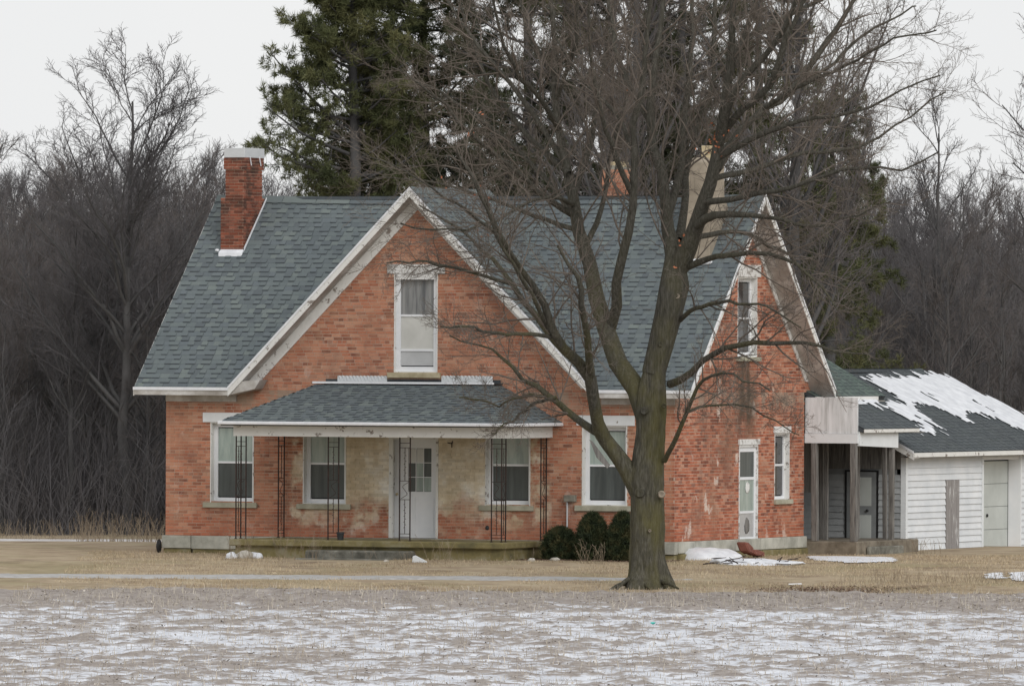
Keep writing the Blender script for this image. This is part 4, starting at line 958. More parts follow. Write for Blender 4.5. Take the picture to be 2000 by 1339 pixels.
# snow lying on the roofs
def roof_snow(parent, O, E_, S_v, N_up, pts, seed, th=.05, sag=None, label=None, step=.06):
    O = np.array(O, float); E_ = np.array(E_, float); E_ = E_ / np.linalg.norm(E_); S_v = np.array(S_v, float); S_v = S_v / np.linalg.norm(S_v); N_ = np.cross(E_, S_v); N_ = N_ if N_[2] > 0 else -N_
    out = []
    for px, py in pts:
        p = onpl(px, py, O, N_) - O; out.append((p @ E_, p @ S_v))
    sg = sag or (lambda u, v: 0)
    return snow_sheet('roof_snow', out, lambda u, v, t: tuple(O + E_ * u + S_v * v + N_ * (t + .016 + sg(u, v))), th, None, step, seed, parent, rag=.38)
cv = lambda L_: [(1550 + x / 2.911, 660 + y / 2.911) for x, y in L_]
GO = (gex, GY0 - .35, gze)
roof_snow(gr, GO, gE, gS, 1, cv([(405, 215), (430, 192), (820, 200), (950, 255), (1080, 322), (1300, 430), (1500, 520), (1500, 600), (1310, 535), (1190, 485), (1100, 445), (1010, 432), (1010, 478), (930, 445), (860, 405), (800, 378), (690, 388), (590, 338), (540, 295), (460, 255)]), 1, .028, gsag)
roof_snow(gr, GO, gE, gS, 1, cv([(470, 356), (560, 345), (690, 372), (720, 410), (770, 445), (860, 503), (800, 560), (730, 550), (690, 478), (600, 425), (500, 378)]), 4, .025, gsag)
spr = [o for o in house.children if o.name.startswith('side_porch_roof')][0]
roof_snow(spr, (sx0, PY + .05, sz0), (0, 1, 0), (-1.3, 0, .68), 1, cv([(358, 348), (480, 360), (495, 404), (430, 388), (362, 380)]), 6, .02, step=.05)

# ------------------------------------------------------------ bits and pieces about the house
def tagl(o, l, c, g=None): return tag(o, l, c, g)
pot = empty('flower_pot', (fx(663, 1053, -2.2), -2.15, ZB - .01), 'small dark grey flower pot at the edge of the porch floor', 'flower pot')
mb = MB(); n = 16; R0, R1, hh = .062, .078, .17; base_ = pot.location
for zz, rr_ in ((0, R0), (hh, R1), (hh, R1 - .01), (.03, R0 - .01)):
    mb.v += [tuple(base_ + Vector((rr_ * math.cos(2 * math.pi * i / n), rr_ * math.sin(2 * math.pi * i / n), zz))) for i in range(n)]
for k in range(3):
    for i in range(n): mb.f.append((k * n + i, k * n + (i + 1) % n, (k + 1) * n + (i + 1) % n, (k + 1) * n + i)); mb.m.append(0)
mb.f.append(tuple(range(n))[::-1]); mb.m.append(0); mb.f.append(tuple(range(3 * n, 4 * n))); mb.m.append(0); mb.build('pot_body', M['pot'], pot)
mb = MB()
for i in range(n):
    a0, a1 = 2 * math.pi * i / n, 2 * math.pi * (i + 1) / n
    mb.prism([tuple(base_ + Vector((r * math.cos(a), r * math.sin(a), hh - .035))) for r, a in ((.08, a0), (.086, a0), (.086, a1), (.08, a1))], (0, 0, .037))
mb.build('rim', M['pot'], pot)
a, d = gpx(314, 1080)
tagl(lump('drain_elbow', tuple(np.array((HX0 - .10, -.12, .07))), (.06, .07, .16), M['black'], seed=2, amp=.25, sub=3), 'black plastic drain elbow at the left foot of the house', 'drain pipe')
def rock(px, py, r, l, g=None, seed=0, mat='rock', cat='stone'):
    a, dd = gpx(px, py); return tagl(lump('stone', tuple(G(a, dd, H(a, dd) + r[2] * .35)), r, M[mat], seed=seed, amp=.28, sub=3), l, cat, g)
rock(452, 1090, (.13, .12, .10), 'left one of three whitish stones before the left end of the porch', 'whitish stones by the porch', 1, 'snow')
rock(478, 1090, (.2, .14, .13), 'largest, middle one of three whitish stones before the porch', 'whitish stones by the porch', 2)
rock(500, 1090, (.15, .12, .10), 'right one of three whitish stones before the left end of the porch', 'whitish stones by the porch', 3, 'snow')
rock(1138, 1093, (.15, .12, .09), 'rounded tan stone on the grass before the middle yew', 'tan stones by the shrubs', 4)
rock(1084, 1094, (.11, .1, .05), 'flat tan stone before the small left yew', 'tan stones by the shrubs', 5)
rock(1038, 1095, (.08, .08, .05), 'small tan stone below the right end of the porch', 'tan stones by the shrubs', 6)
rock(754, 1096, (.05, .05, .035), 'pebble sized pale stone right of the porch steps', None, 8)
a, dd = gpx(819, 1097); p = G(a, dd, H(a, dd))
mb = MB(); mb.prism([tuple(p + RT * -.15), tuple(p + RT * .17), tuple(p + RT * .15 + UP * .03), tuple(p + RT * -.08 + UP * .15), tuple(p + RT * -.14 + UP * .13)], FW * .14); tagl(mb.build('stone_wedge', M['white2'], loc=p, bevel=.01), 'white wedge shaped stone block right of the porch steps', 'stone')
# snow heap with dark sticks by the side wall
ol = [gpx(x, y) for x, y in ((1330, 1091), (1352, 1084), (1400, 1082), (1455, 1088), (1500, 1094), (1548, 1101), (1538, 1105), (1470, 1103), (1420, 1096), (1380, 1092), (1340, 1093))]
def heap(a, d, t):
    f = math.exp(-((a - 3.3 - 1.0) / 1.2) ** 2) * .14; return tuple(G(a, d, H(a, d) + t + f + .01))
a0, d0 = gpx(1390, 1092)
tagl(lump('snow_heap', tuple(G(a0 - .1, d0 + .3, H(a0, d0))), (.72, .9, .25), M['snow'], seed=12, amp=.22, sub=4, flat=-.05), 'thick heap of old snow by the foot of the side wall', 'snow heap')
a1, d1 = gpx(1470, 1100)
so = tagl(lump('snow_heap', tuple(G(a1, d1 + .4, H(a1, d1))), (.85, .8, .11), M['snow'], seed=15, amp=.5, sub=4, flat=-.05), 'low snow heap with dark sticks below the side door', 'snow heap')
mb = MB()
for i in range(26):
    q = G(a1 + random.uniform(-.9, .75), d1 + random.uniform(-.5, .2), H(a1, d1) + random.uniform(.02, .13)); v = RT * random.uniform(-.3, .35) + FW * random.uniform(-.1, .1) + UP * random.uniform(-.03, .12); mb.bar(q, q + v, random.uniform(.008, .025), n=5)
tagl(mb.build('brush_pile', M['iron'], loc=G(a1, d1, H(a1, d1))), 'dark sticks lying on the snow below the side door', 'sticks')
rb = empty('brick_rubble', (.45, 3.9, 0), 'two reddish broken masonry lumps at the foot of the side storm door', 'rubble')
for k, (ya_, yb_, zl, zh) in enumerate(((sy(1447, 1060, .4), sy(1460, 1060, .4), .05, .25), (sy(1461, 1070, .4), sy(1482, 1070, .4), -.02, .09))):
    MB().prism([(.38, ya_, zl), (.3, yb_, zl - .05), (.3, yb_ + .05, (zl + zh) / 2), (.3, (ya_ + yb_) / 2, zh), (.3, ya_ - .05, zh + .02)], (.22, .03, 0)).build('rubble_piece', M['rust'], rb, bevel=.03)
# teal scrap on the field, white stick on the lawn
a, dd = gpx(1275, 1229); M['teal'] = simple('teal plastic', (.05, .45, .40), (.08, .55, .48), 8, .4, 0)
tagl(lump('plastic_scrap', tuple(G(a, dd, H(a, dd) + .12)), (.045, .05, .022), M['teal'], seed=4, amp=.4, sub=2), 'tiny scrap of teal plastic on the snowy field', 'litter')
a, dd = gpx(1553, 1120); mb = MB(); mb.bar(G(a - .13, dd, H(a, dd) + .03), G(a + .13, dd, H(a, dd) + .04), .03, n=6); tagl(mb.build('white_stake', M['vinyl'], loc=G(a, dd, H(a, dd))), 'short white stick lying on the lawn', 'stick')

# ------------------------------------------------------------ trees: growth in levels
def grow(P, D, L_, R_a, k=5, wander=.18, upw=.0, taper=.35, out=None):
    n = len(P); pts = np.zeros((n, k + 1, 3)); pts[:, 0] = P; d = D / np.linalg.norm(D, axis=1)[:, None]
    for i in range(k):
        pts[:, i + 1] = pts[:, i] + d * (L_ / k)[:, None]
        d = d + RNG.normal(0, wander, (n, 3)) + np.array([0, 0, upw]); d /= np.linalg.norm(d, axis=1)[:, None]
    rad = R_a[:, None] * np.linspace(1, taper, k + 1)[None]
    return pts, rad
def spawn(pts, rad, m_, t0=.2, t1=1.0, ang=(30, 60), lf=(.4, .7), rf=.6, Lpar=None, upb=.0, minr=.0):
    n, k1, _ = pts.shape; k = k1 - 1
    idx = np.repeat(np.arange(n), m_); t = (np.tile((np.arange(m_) + .5) / m_, n) + RNG.uniform(-.4, .4, len(idx)) / m_) * (t1 - t0) + t0
    t = np.clip(t, 0, .999); s = t * k; i = s.astype(int); f = (s - i)[:, None]
    P = pts[idx, i] * (1 - f) + pts[idx, i + 1] * f; T = pts[idx, i + 1] - pts[idx, i]; T /= np.linalg.norm(T, axis=1)[:, None] + 1e-9
    r = rad[idx, i] * (1 - f[:, 0]) + rad[idx, i + 1] * f[:, 0]
    A = RNG.normal(0, 1, (len(idx), 3)); A -= (A * T).sum(1)[:, None] * T; A /= np.linalg.norm(A, axis=1)[:, None]
    an = np.radians(RNG.uniform(ang[0], ang[1], len(idx)))[:, None]
    Dr = T * np.cos(an) + A * np.sin(an) + np.array([0, 0, upb]); Dr /= np.linalg.norm(Dr, axis=1)[:, None]
    LL = np.linalg.norm(np.diff(pts, axis=1), axis=2).sum(1)[idx]
    Ln = LL * RNG.uniform(lf[0], lf[1], len(idx)) * (1 - .45 * t)
    return P, Dr, Ln, np.maximum(r * rf, minr)
def tubes(pts, rad, s=3):
    n, k1, _ = pts.shape; T = np.gradient(pts, axis=1); T /= np.linalg.norm(T, axis=2)[..., None] + 1e-9
    ref = np.where(np.abs(T[:, :1, 2:3]) > .9, np.array([1., 0, 0]), np.array([0, 0, 1.])); ref = np.broadcast_to(ref, T.shape)
    a = np.cross(T, ref); a /= np.linalg.norm(a, axis=2)[..., None] + 1e-9; b = np.cross(T, a)
    an = np.arange(s) * 2 * np.pi / s
    V = pts[:, :, None, :] + (a[:, :, None, :] * np.cos(an)[None, None, :, None] + b[:, :, None, :] * np.sin(an)[None, None, :, None]) * rad[:, :, None, None]
    base = (np.arange(n)[:, None, None] * k1 + np.arange(k1 - 1)[None, :, None]) * s; j = np.arange(s)[None, None, :]; j2 = (j + 1) % s
    F = np.stack([base + j, base + j2, base + s + j2, base + s + j], -1).reshape(-1, 4)
    return V.reshape(-1, 3), F
def cat(parts):
    Vs, Fs, o = [], [], 0
    for V, F in parts: Vs.append(V); Fs.append(F + o); o += len(V)
    return np.concatenate(Vs), np.concatenate(Fs)
def resample(P, k):
    P = np.array(P, float); s = np.concatenate([[0], np.cumsum(np.linalg.norm(np.diff(P[:, :3], axis=0), axis=1))]); u = np.linspace(0, s[-1], k + 1)
    # smooth with a Catmull-Rom pass
    out = []
    for x in u:
        i = min(max(np.searchsorted(s, x) - 1, 0), len(P) - 2); t = (x - s[i]) / (s[i + 1] - s[i] + 1e-9)
        p0, p1, p2, p3 = P[max(i - 1, 0)], P[i], P[i + 1], P[min(i + 2, len(P) - 1)]
        out.append(.5 * ((2 * p1) + (-p0 + p2) * t + (2 * p0 - 5 * p1 + 4 * p2 - p3) * t * t + (-p0 + 3 * p1 - 3 * p2 + p3) * t ** 3))
    return np.array(out)

# the big maple in front of the house: limbs surveyed one by one (px, py, distance offset, width in px)
TD = 188.4; PXM = FPX / TD
def limb(rows, k=14):
    P = []
    for (px, py, dd, wd) in rows: p = atd(px, py, TD + dd); P.append([*p, wd / PXM / 2])
    Q = resample(P, k); return Q[:, :3], np.maximum(Q[:, 3], .004)
LIMBS = [
 [(1186, 864, .0, 27), (1174, 842, .0, 27), (1164, 812, -.3, 25), (1158, 755, -.7, 25), (1147, 722, -.9, 24), (1110, 690, -1.3, 20), (1078, 640, -1.7, 17), (1060, 583, -2, 14), (1024, 534, -2.4, 12), (986, 480, -2.8, 9), (950, 400, -3, 7), (900, 300, -3.2, 4)],
 [(1130, 708, -1.1, 19), (1110, 690, -1.15, 19), (1087, 668, -1.0, 18), (1066, 640, -.9, 14), (1035, 600, -.7, 12), (997, 552, -.5, 10), (960, 500, -.3, 8), (927, 470, 0, 6), (886, 440, .3, 5), (820, 400, .6, 3)],
 [(1180, 852, .0, 18), (1154, 836, .1, 16), (1117, 811, .6, 14), (1080, 780, 1.0, 12), (1060, 764, 1.1, 11), (1020, 735, 1.3, 8), (985, 700, 1.4, 6), (940, 672, 1.5, 4), (880, 655, 1.6, 3)],
 [(1157, 750, -.6, 17), (1148, 685, -1.6, 14), (1143, 640, -2.1, 13), (1137, 590, -2.4, 12), (1130, 550, -2.6, 10), (1112, 520, -2.8, 7), (1090, 480, -3, 4)],
 [(1268, 830, .05, 44), (1254, 780, .05, 42), (1231, 739, .3, 40), (1204, 703, .6, 38), (1192, 667, .8, 36), (1181, 635, .9, 34), (1168, 596, 1.1, 32), (1158, 545, 1.4, 30), (1143, 480, 1.7, 26), (1122, 429, 2.0, 24), (1117, 360, 2.2, 21), (1097, 288, 2.4, 17), (1083, 192, 2.6, 13), (1084, 96, 2.8, 10), (1076, 0, 3, 10), (1060, -120, 3.2, 6)],
 [(1192, 640, .9, 24), (1204, 600, .6, 22), (1204, 560, .4, 20), (1208, 529, .2, 19), (1226, 459, .0, 17), (1235, 400, -.2, 16), (1238, 320, -.4, 15), (1238, 224, -.5, 14), (1258, 150, -.6, 11), (1262, 50, -.7, 9), (1280, -80, -.8, 5)],
 [(1276, 730, 0, 46), (1286, 690, 0, 49), (1300, 640, 0, 52), (1310, 590, 0, 56), (1320, 540, .0, 57), (1317, 495, .1, 36), (1306, 455, .3, 27), (1299, 407, .5, 22), (1300, 353, .6, 22), (1278, 304, .8, 20), (1270, 224, 1.0, 17), (1276, 140, 1.2, 14), (1290, 60, 1.4, 11), (1300, -60, 1.5, 8)],
 [(1326, 520, 0, 44), (1350, 470, -.3, 34), (1370, 407, -.7, 28), (1389, 353, -1.0, 25), (1400, 300, -1.2, 22), (1413, 225, -1.4, 19), (1428, 100, -1.6, 15), (1432, 0, -1.8, 12), (1440, -120, -2, 8)],
 [(1402, 290, -1.2, 19), (1425, 205, -1.9, 17), (1455, 148, -2.3, 14), (1490, 110, -2.6, 12), (1525, 73, -2.9, 10), (1550, 10, -3.1, 9), (1570, -60, -3.3, 6)],
 [(1325, 470, .4, 20), (1338, 400, 1.2, 15), (1342, 330, 1.8, 13), (1365, 240, 2.2, 11), (1390, 150, 2.5, 9), (1396, 40, 2.8, 10), (1400, -60, 3, 6)],
 [(1400, 330, -.9, 17), (1440, 260, -.3, 15), (1490, 215, .2, 13), (1545, 178, .6, 12), (1604, 92, 1.0, 12), (1644, 33, 1.2, 9), (1690, -40, 1.4, 5)],
 [(1412, 260, -1.2, 16), (1450, 215, -2.0, 14), (1505, 165, -2.6, 13), (1538, 66, -3.2, 11), (1571, 0, -3.5, 8), (1600, -80, -3.8, 5)],
 [(1308, 750, 0, 16), (1340, 735, -.5, 14), (1375, 702, -1.0, 12), (1420, 679, -1.6, 11), (1480, 668, -2.2, 10), (1540, 671, -2.7, 8), (1600, 672, -3.2, 6), (1650, 686, -3.6, 4), (1700, 690, -3.9, 3)],
 [(1328, 625, 0, 11), (1350, 608, -.6, 9), (1385, 594, -1.3, 8), (1440, 592, -2.0, 6), (1500, 600, -2.7, 4), (1560, 640, -3.2, 3)],
 [(1345, 520, -.1, 15), (1381, 506, -.6, 12), (1430, 498, -1.4, 10), (1480, 496, -2.0, 9), (1540, 507, -2.6, 7), (1590, 545, -3.1, 5), (1640, 600, -3.5, 3)],
 [(1362, 440, -.6, 20), (1385, 425, -1.0, 17), (1430, 418, -1.6, 13), (1510, 424, -2.4, 8), (1570, 440, -3, 6), (1640, 430, -3.6, 4), (1740, 400, -4.2, 3)],
 [(1356, 465, -.4, 12), (1400, 455, .4, 10), (1450, 455, 1.1, 8), (1500, 475, 1.8, 7), (1560, 520, 2.5, 5), (1610, 590, 3.0, 3)],
 [(1298, 900, -.2, 10), (1306, 880, -.5, 10), (1326, 840, -.9, 9), (1345, 792, -1.2, 8), (1368, 750, -1.6, 7), (1398, 728, -2.0, 5), (1440, 735, -2.4, 4), (1500, 760, -2.8, 3)],
 [(1340, 805, -1.2, 6), (1380, 792, -.8, 5), (1440, 790, -.3, 4), (1500, 815, .2, 3), (1560, 850, .6, 2)],
 [(1075, 658, -1.6, 9), (1040, 652, -2.2, 8), (970, 650, -3.2, 6), (916, 640, -4.0, 5), (860, 640, -4.6, 3)],
 [(1000, 556, -.5, 8), (950, 540, -1.2, 7), (889, 524, -2.0, 6), (835, 513, -2.7, 5), (762, 513, -3.5, 3)],
 [(1120, 420, 2.0, 14), (1060, 380, 1.4, 11), (1000, 330, .8, 9), (930, 270, .2, 7), (860, 200, -.4, 5), (800, 150, -.9, 3)],
 [(1112, 340, 2.1, 14), (1070, 300, 2.9, 12), (1010, 240, 3.6, 10), (950, 150, 4.2, 8), (910, 50, 4.8, 6), (890, -40, 5, 4)],
 [(1090, 250, 2.4, 12), (1060, 200, 1.6, 10), (1010, 140, .8, 8), (975, 60, 0, 6), (960, -40, -.6, 4)],
 [(1130, 450, 1.8, 11), (1070, 430, 2.8, 9), (990, 400, 3.6, 7), (900, 370, 4.2, 5), (800, 350, 4.8, 3), (720, 350, 5.2, 2)],
 [(1235, 380, -.2, 12), (1200, 300, -1.0, 10), (1170, 200, -1.8, 8), (1150, 80, -2.4, 6), (1150, -40, -2.8, 4)],
 [(1425, 110, -1.6, 12), (1480, 60, -.8, 10), (1560, 20, -.1, 8), (1660, -20, .4, 5)],
 [(1400, 310, -1.1, 13), (1470, 270, -1.9, 11), (1550, 240, -2.6, 9), (1640, 225, -3.2, 7), (1740, 190, -3.7, 4), (1830, 140, -4, 3)],
 [(1390, 350, -.9, 12), (1470, 330, .0, 10), (1560, 300, .9, 8), (1660, 290, 1.6, 6), (1760, 240, 2.2, 4), (1850, 180, 2.6, 3)],
 [(1375, 395, -.8, 14), (1450, 385, -1.8, 11), (1560, 362, -2.8, 8), (1660, 330, -3.6, 6), (1750, 330, -4.2, 4), (1830, 300, -4.6, 3)],
 [(1490, 215, .2, 10), (1560, 170, -.4, 8), (1650, 130, -1, 6), (1740, 80, -1.6, 4), (1830, 60, -2, 3)],
 [(1540, 175, .6, 9), (1620, 130, 1.2, 7), (1700, 60, 1.8, 5), (1790, 10, 2.3, 3)],
 [(1120, 400, 2.0, 10), (1080, 385, .8, 8), (1020, 400, -.4, 6), (950, 440, -1.4, 5), (870, 450, -2.2, 4), (780, 440, -3, 3)],
 [(1085, 775, .9, 7), (1040, 790, .2, 6), (1000, 820, -.4, 4), (960, 850, -1, 3)],
]
LIMBS += [
 [(1105, 320, 2.3, 12), (1040, 220, 3.0, 10), (960, 120, 3.6, 8), (880, 20, 4.2, 5), (850, -50, 4.4, 3)],
 [(1122, 425, 2.0, 11), (1050, 330, 3.0, 9), (960, 250, 3.8, 7), (860, 180, 4.6, 5), (760, 130, 5.2, 3)],
 [(1085, 200, 2.6, 10), (1120, 100, 2.0, 8), (1130, 0, 1.5, 6), (1140, -80, 1.2, 4)],
 [(1080, 150, 2.7, 10), (1030, 60, 3.3, 8), (1010, -40, 3.8, 5)],
 [(1070, 640, -1.6, 9), (1030, 560, -2.8, 8), (980, 480, -3.8, 6), (940, 380, -4.6, 5), (890, 290, -5.2, 3)],
 [(1025, 535, -2.4, 9), (960, 450, -3.4, 7), (880, 390, -4.2, 5), (780, 330, -5, 3), (700, 300, -5.5, 2)],
 [(1143, 480, 1.7, 12), (1180, 400, 2.6, 10), (1190, 300, 3.4, 8), (1220, 200, 4.0, 6), (1230, 60, 4.6, 4)],
 [(1080, 780, 1.0, 7), (1030, 770, 1.8, 6), (970, 790, 2.4, 4), (900, 770, 3.0, 3)],
 [(1238, 300, -.4, 9), (1200, 220, .4, 8), (1130, 150, 1.2, 6), (1080, 60, 1.8, 4)],
 [(1300, 430, .4, 18), (1330, 330, 1.0, 15), (1335, 230, 1.5, 13), (1350, 120, 2.0, 10), (1350, 0, 2.4, 7), (1360, -80, 2.8, 5)],
 [(1272, 240, 1.0, 14), (1230, 170, 1.8, 12), (1200, 90, 2.4, 9), (1190, -20, 3.0, 6)],
 [(1118, 380, 2.2, 14), (1150, 290, 3.0, 11), (1165, 190, 3.6, 9), (1190, 60, 4.2, 6), (1200, -60, 4.8, 4)],
 [(1420, 160, -1.5, 14), (1470, 20, -1.0, 10), (1490, -80, -.8, 6)],
]
tb = atd(1262, 1143, TD)
maple = empty('maple_tree', tuple(tb), 'large bare maple with mossy trunk and spreading twigs on the lawn before the house', 'tree')
TR = [(1264, 1150, 98), (1264, 1138, 92), (1264, 1120, 82), (1263, 1095, 76), (1263, 1060, 73), (1263, 1000, 72), (1263, 960, 74), (1262, 930, 76), (1266, 895, 68), (1270, 850, 62), (1272, 800, 64), (1274, 760, 60), (1280, 720, 50), (1290, 670, 50)]
Q = resample([[*atd(x, y, TD), w_ * .90 / PXM / 2] for x, y, w_ in TR], 110)
s = 72; Vt = []; Ft = []
for i, q in enumerate(Q):
    fr_ = i / 110; fl_ = max(0, 1 - fr_ * 6)
    for j in range(s):
        an = 2 * math.pi * j / s; lobe = 1 + .07 * math.sin(3 * an + fr_ * 5) + .05 * math.sin(5 * an + 1.3 - fr_ * 7) + .07 * mn.noise(Vector((math.cos(an) * 2, math.sin(an) * 2, fr_ * 9))) - .085 * max(0, .35 - abs(mn.noise(Vector((math.cos(an) * 7.5, math.sin(an) * 7.5, fr_ * 11))))) * 1.6 + .03 * mn.noise(Vector((math.cos(an) * 14, math.sin(an) * 14, fr_ * 30))) + fl_ ** 1.5 * .42 * max(0, math.cos(3 * an + .6))
        Vt.append(q[:3] + (RT * math.cos(an) + FW * math.sin(an)) * q[3] * lobe)
    if i:
        for j in range(s): Ft.append(((i - 1) * s + j, (i - 1) * s + (j + 1) % s, i * s + (j + 1) % s, i * s + j))
# collar of the low left limb and trunk joined as one mesh
lowP, lowR = limb([(1258, 985, 0, 36), (1240, 945, 0, 37), (1222, 912, 0, 34), (1203, 885, 0, 31), (1185, 862, 0, 29), (1172, 842, 0, 27), (1168, 825, -.1, 25)], 14)
V2, F2 = tubes(lowP[None], lowR[None], 12)
npmesh('trunk', np.concatenate([np.array(Vt), V2]), [tuple(f) for f in Ft] + [tuple(int(x) + len(Vt) for x in f) for f in F2], M['bark'], maple, smooth=True)
Lp, Lr = [], []
for L_ in LIMBS:
    p, r = limb(L_, 14)
    if L_[0][3] < 40:
        jit = RNG.normal(0, .02, p.shape); jit[0] = 0; p = p + jit * np.linspace(.3, 1.5, 15)[:, None]
    V, F = tubes(p[None], r[None], 10 if r[0] > .06 else 7)
    npmesh('limb', V, F, M['limb'], maple, smooth=True); Lp.append(p); Lr.append(r)
mb = MB(); mb.prism([tuple(atd(x, y, TD - .35)) for x, y in ((1151, 858), (1158, 862), (1192, 908), (1186, 914), (1165, 893))], tuple(FW * .06)); mb.build('splintered_stub', M['oldwood'], maple)
for k, (px, py, r) in enumerate([(1250, 962, 10), (1292, 965, 7), (1269, 1036, 3), (1322, 578, 6), (1290, 672, 5), (1258, 802, 8), (1297, 792, 5)]):
    p = atd(px, py, TD - (.37 if py > 700 else .26)); rr_ = r / PXM; mb = MB()
    for i in range(12):
        a0, a1 = 2 * math.pi * i / 12, 2 * math.pi * (i + 1) / 12
        c0 = [p + (RT * math.cos(a) + UP * math.sin(a)) * rr_ * q - FW * dq for a, q, dq in ((a0, 1.1, -.05), (a1, 1.1, -.05), (a1, .8, .02), (a0, .8, .02))]; mb.poly(c0)
        mb.poly([p + (RT * math.cos(a) + UP * math.sin(a)) * rr_ * q - FW * dq for a, q, dq in ((a0, .8, .02), (a1, .8, .02), (a1, .3, 0))] + [p - FW * 0.0])
    mb.build('branch_scar', M['parge'] if k in (1, 2, 3) else M['limb'], maple, smooth=True)
for k, (pa, pb) in enumerate((((1232, 1128), (1205, 1150)), ((1250, 1135), (1275, 1155)), ((1290, 1135), (1325, 1149)), ((1225, 1138), (1190, 1152)))):
    p = [*atd(*pa, TD - .2), .05]; q = [*atd(*pb, TD - .7), .02]; mid_ = [*((np.array(p[:3]) + np.array(q[:3])) / 2 + UP * .03), .04]
    R = resample([p, mid_, q], 8); V, F = tubes(R[None, :, :3], R[None, :, 3], 7); npmesh('root', V, F, M['limb'], maple, smooth=True)
Lp = np.array(Lp); Lr = np.array(Lr)
# weight of twigs: long outer part of every limb
P, D, L_, R_a = spawn(Lp, Lr, 17, .2, 1.0, (28, 62), (.22, .46), .42, upb=.12, minr=.006); R_a = np.minimum(R_a, .022)
L_ = np.clip(L_, .6, 2.3)
p1, r1 = grow(P, D, L_, R_a, 6, .15, .03, .3)
tipsP = Lp[:, -1]; tipsD = Lp[:, -1] - Lp[:, -2]
P, D, L_, R_a = spawn(p1, r1, 7, .12, 1, (25, 58), (.32, .6), .55, upb=.06, minr=.0042); L_ = np.clip(L_, .25, 1.1)
p2, r2 = grow(P, D, L_, np.minimum(R_a, .009), 4, .18, .03, .35)
P, D, L_, R_a = spawn(p2, r2, 6, .15, 1, (25, 60), (.3, .65), .6, upb=.05, minr=.0030); L_ = np.clip(L_, .1, .5)
p3, r3 = grow(P, D, L_, np.minimum(R_a, .0048), 2, .2, .02, .5)
P, D, L_, R_a = spawn(Lp, Lr, 18, .1, 1.0, (40, 85), (.05, .16), .2, upb=.05, minr=.003)     # short twigs straight from the limbs
p4, r4 = grow(P, D, np.clip(L_, .2, .9), np.minimum(R_a, .006), 5, .22, .02, .35)
P, D, L_, R_a = spawn(p4, r4, 4, .2, 1, (25, 65), (.3, .6), .6, minr=.0025); p5, r5 = grow(P, D, np.clip(L_, .08, .4), np.minimum(R_a, .004), 2, .2, 0, .5)
V, F = cat([tubes(p1, r1, 4), tubes(p2, r2, 3), tubes(p4, r4, 3)]); npmesh('branches', V, F, M['twig'], maple, kind='stuff', smooth=True)
V, F = cat([tubes(p3, r3, 3), tubes(p5, r5, 3)]); npmesh('twigs', V, F, M['twig'], maple, kind='stuff', smooth=True)
# a few dry leaves that have stayed on
lv = []
for (px, py, dd, sp, n) in ((1402, 262, -1.6, 14, 16), (1396, 285, -1.4, 16, 14), (915, 262, -.5, 4, 4), (948, 385, 0, 14, 9), (940, 225, .3, 4, 2), (1328, 474, -.5, 6, 4), (1230, 205, 1, 10, 4), (945, 455, 0, 10, 4), (868, 350, .4, 8, 3), (1320, 520, -.6, 3, 3)):
    for _ in range(n):
        c = atd(px + random.gauss(0, sp), py + random.gauss(0, sp), TD + dd + random.uniform(-.2, .2)); a_ = Vector((random.gauss(0, 1), random.gauss(0, 1), random.gauss(0, 1))).normalized(); b_ = a_.orthogonal().normalized()
        sz__ = random.uniform(.02, .045); lv.append([c - np.array(a_) * sz__, c + np.array(b_) * sz__ * .7, c + np.array(a_) * sz__, c - np.array(b_) * sz__ * .7])
npmesh('dry_leaves', np.array(lv).reshape(-1, 3), np.arange(4 * len(lv)).reshape(-1, 4), M['leaf'], maple, kind='stuff')

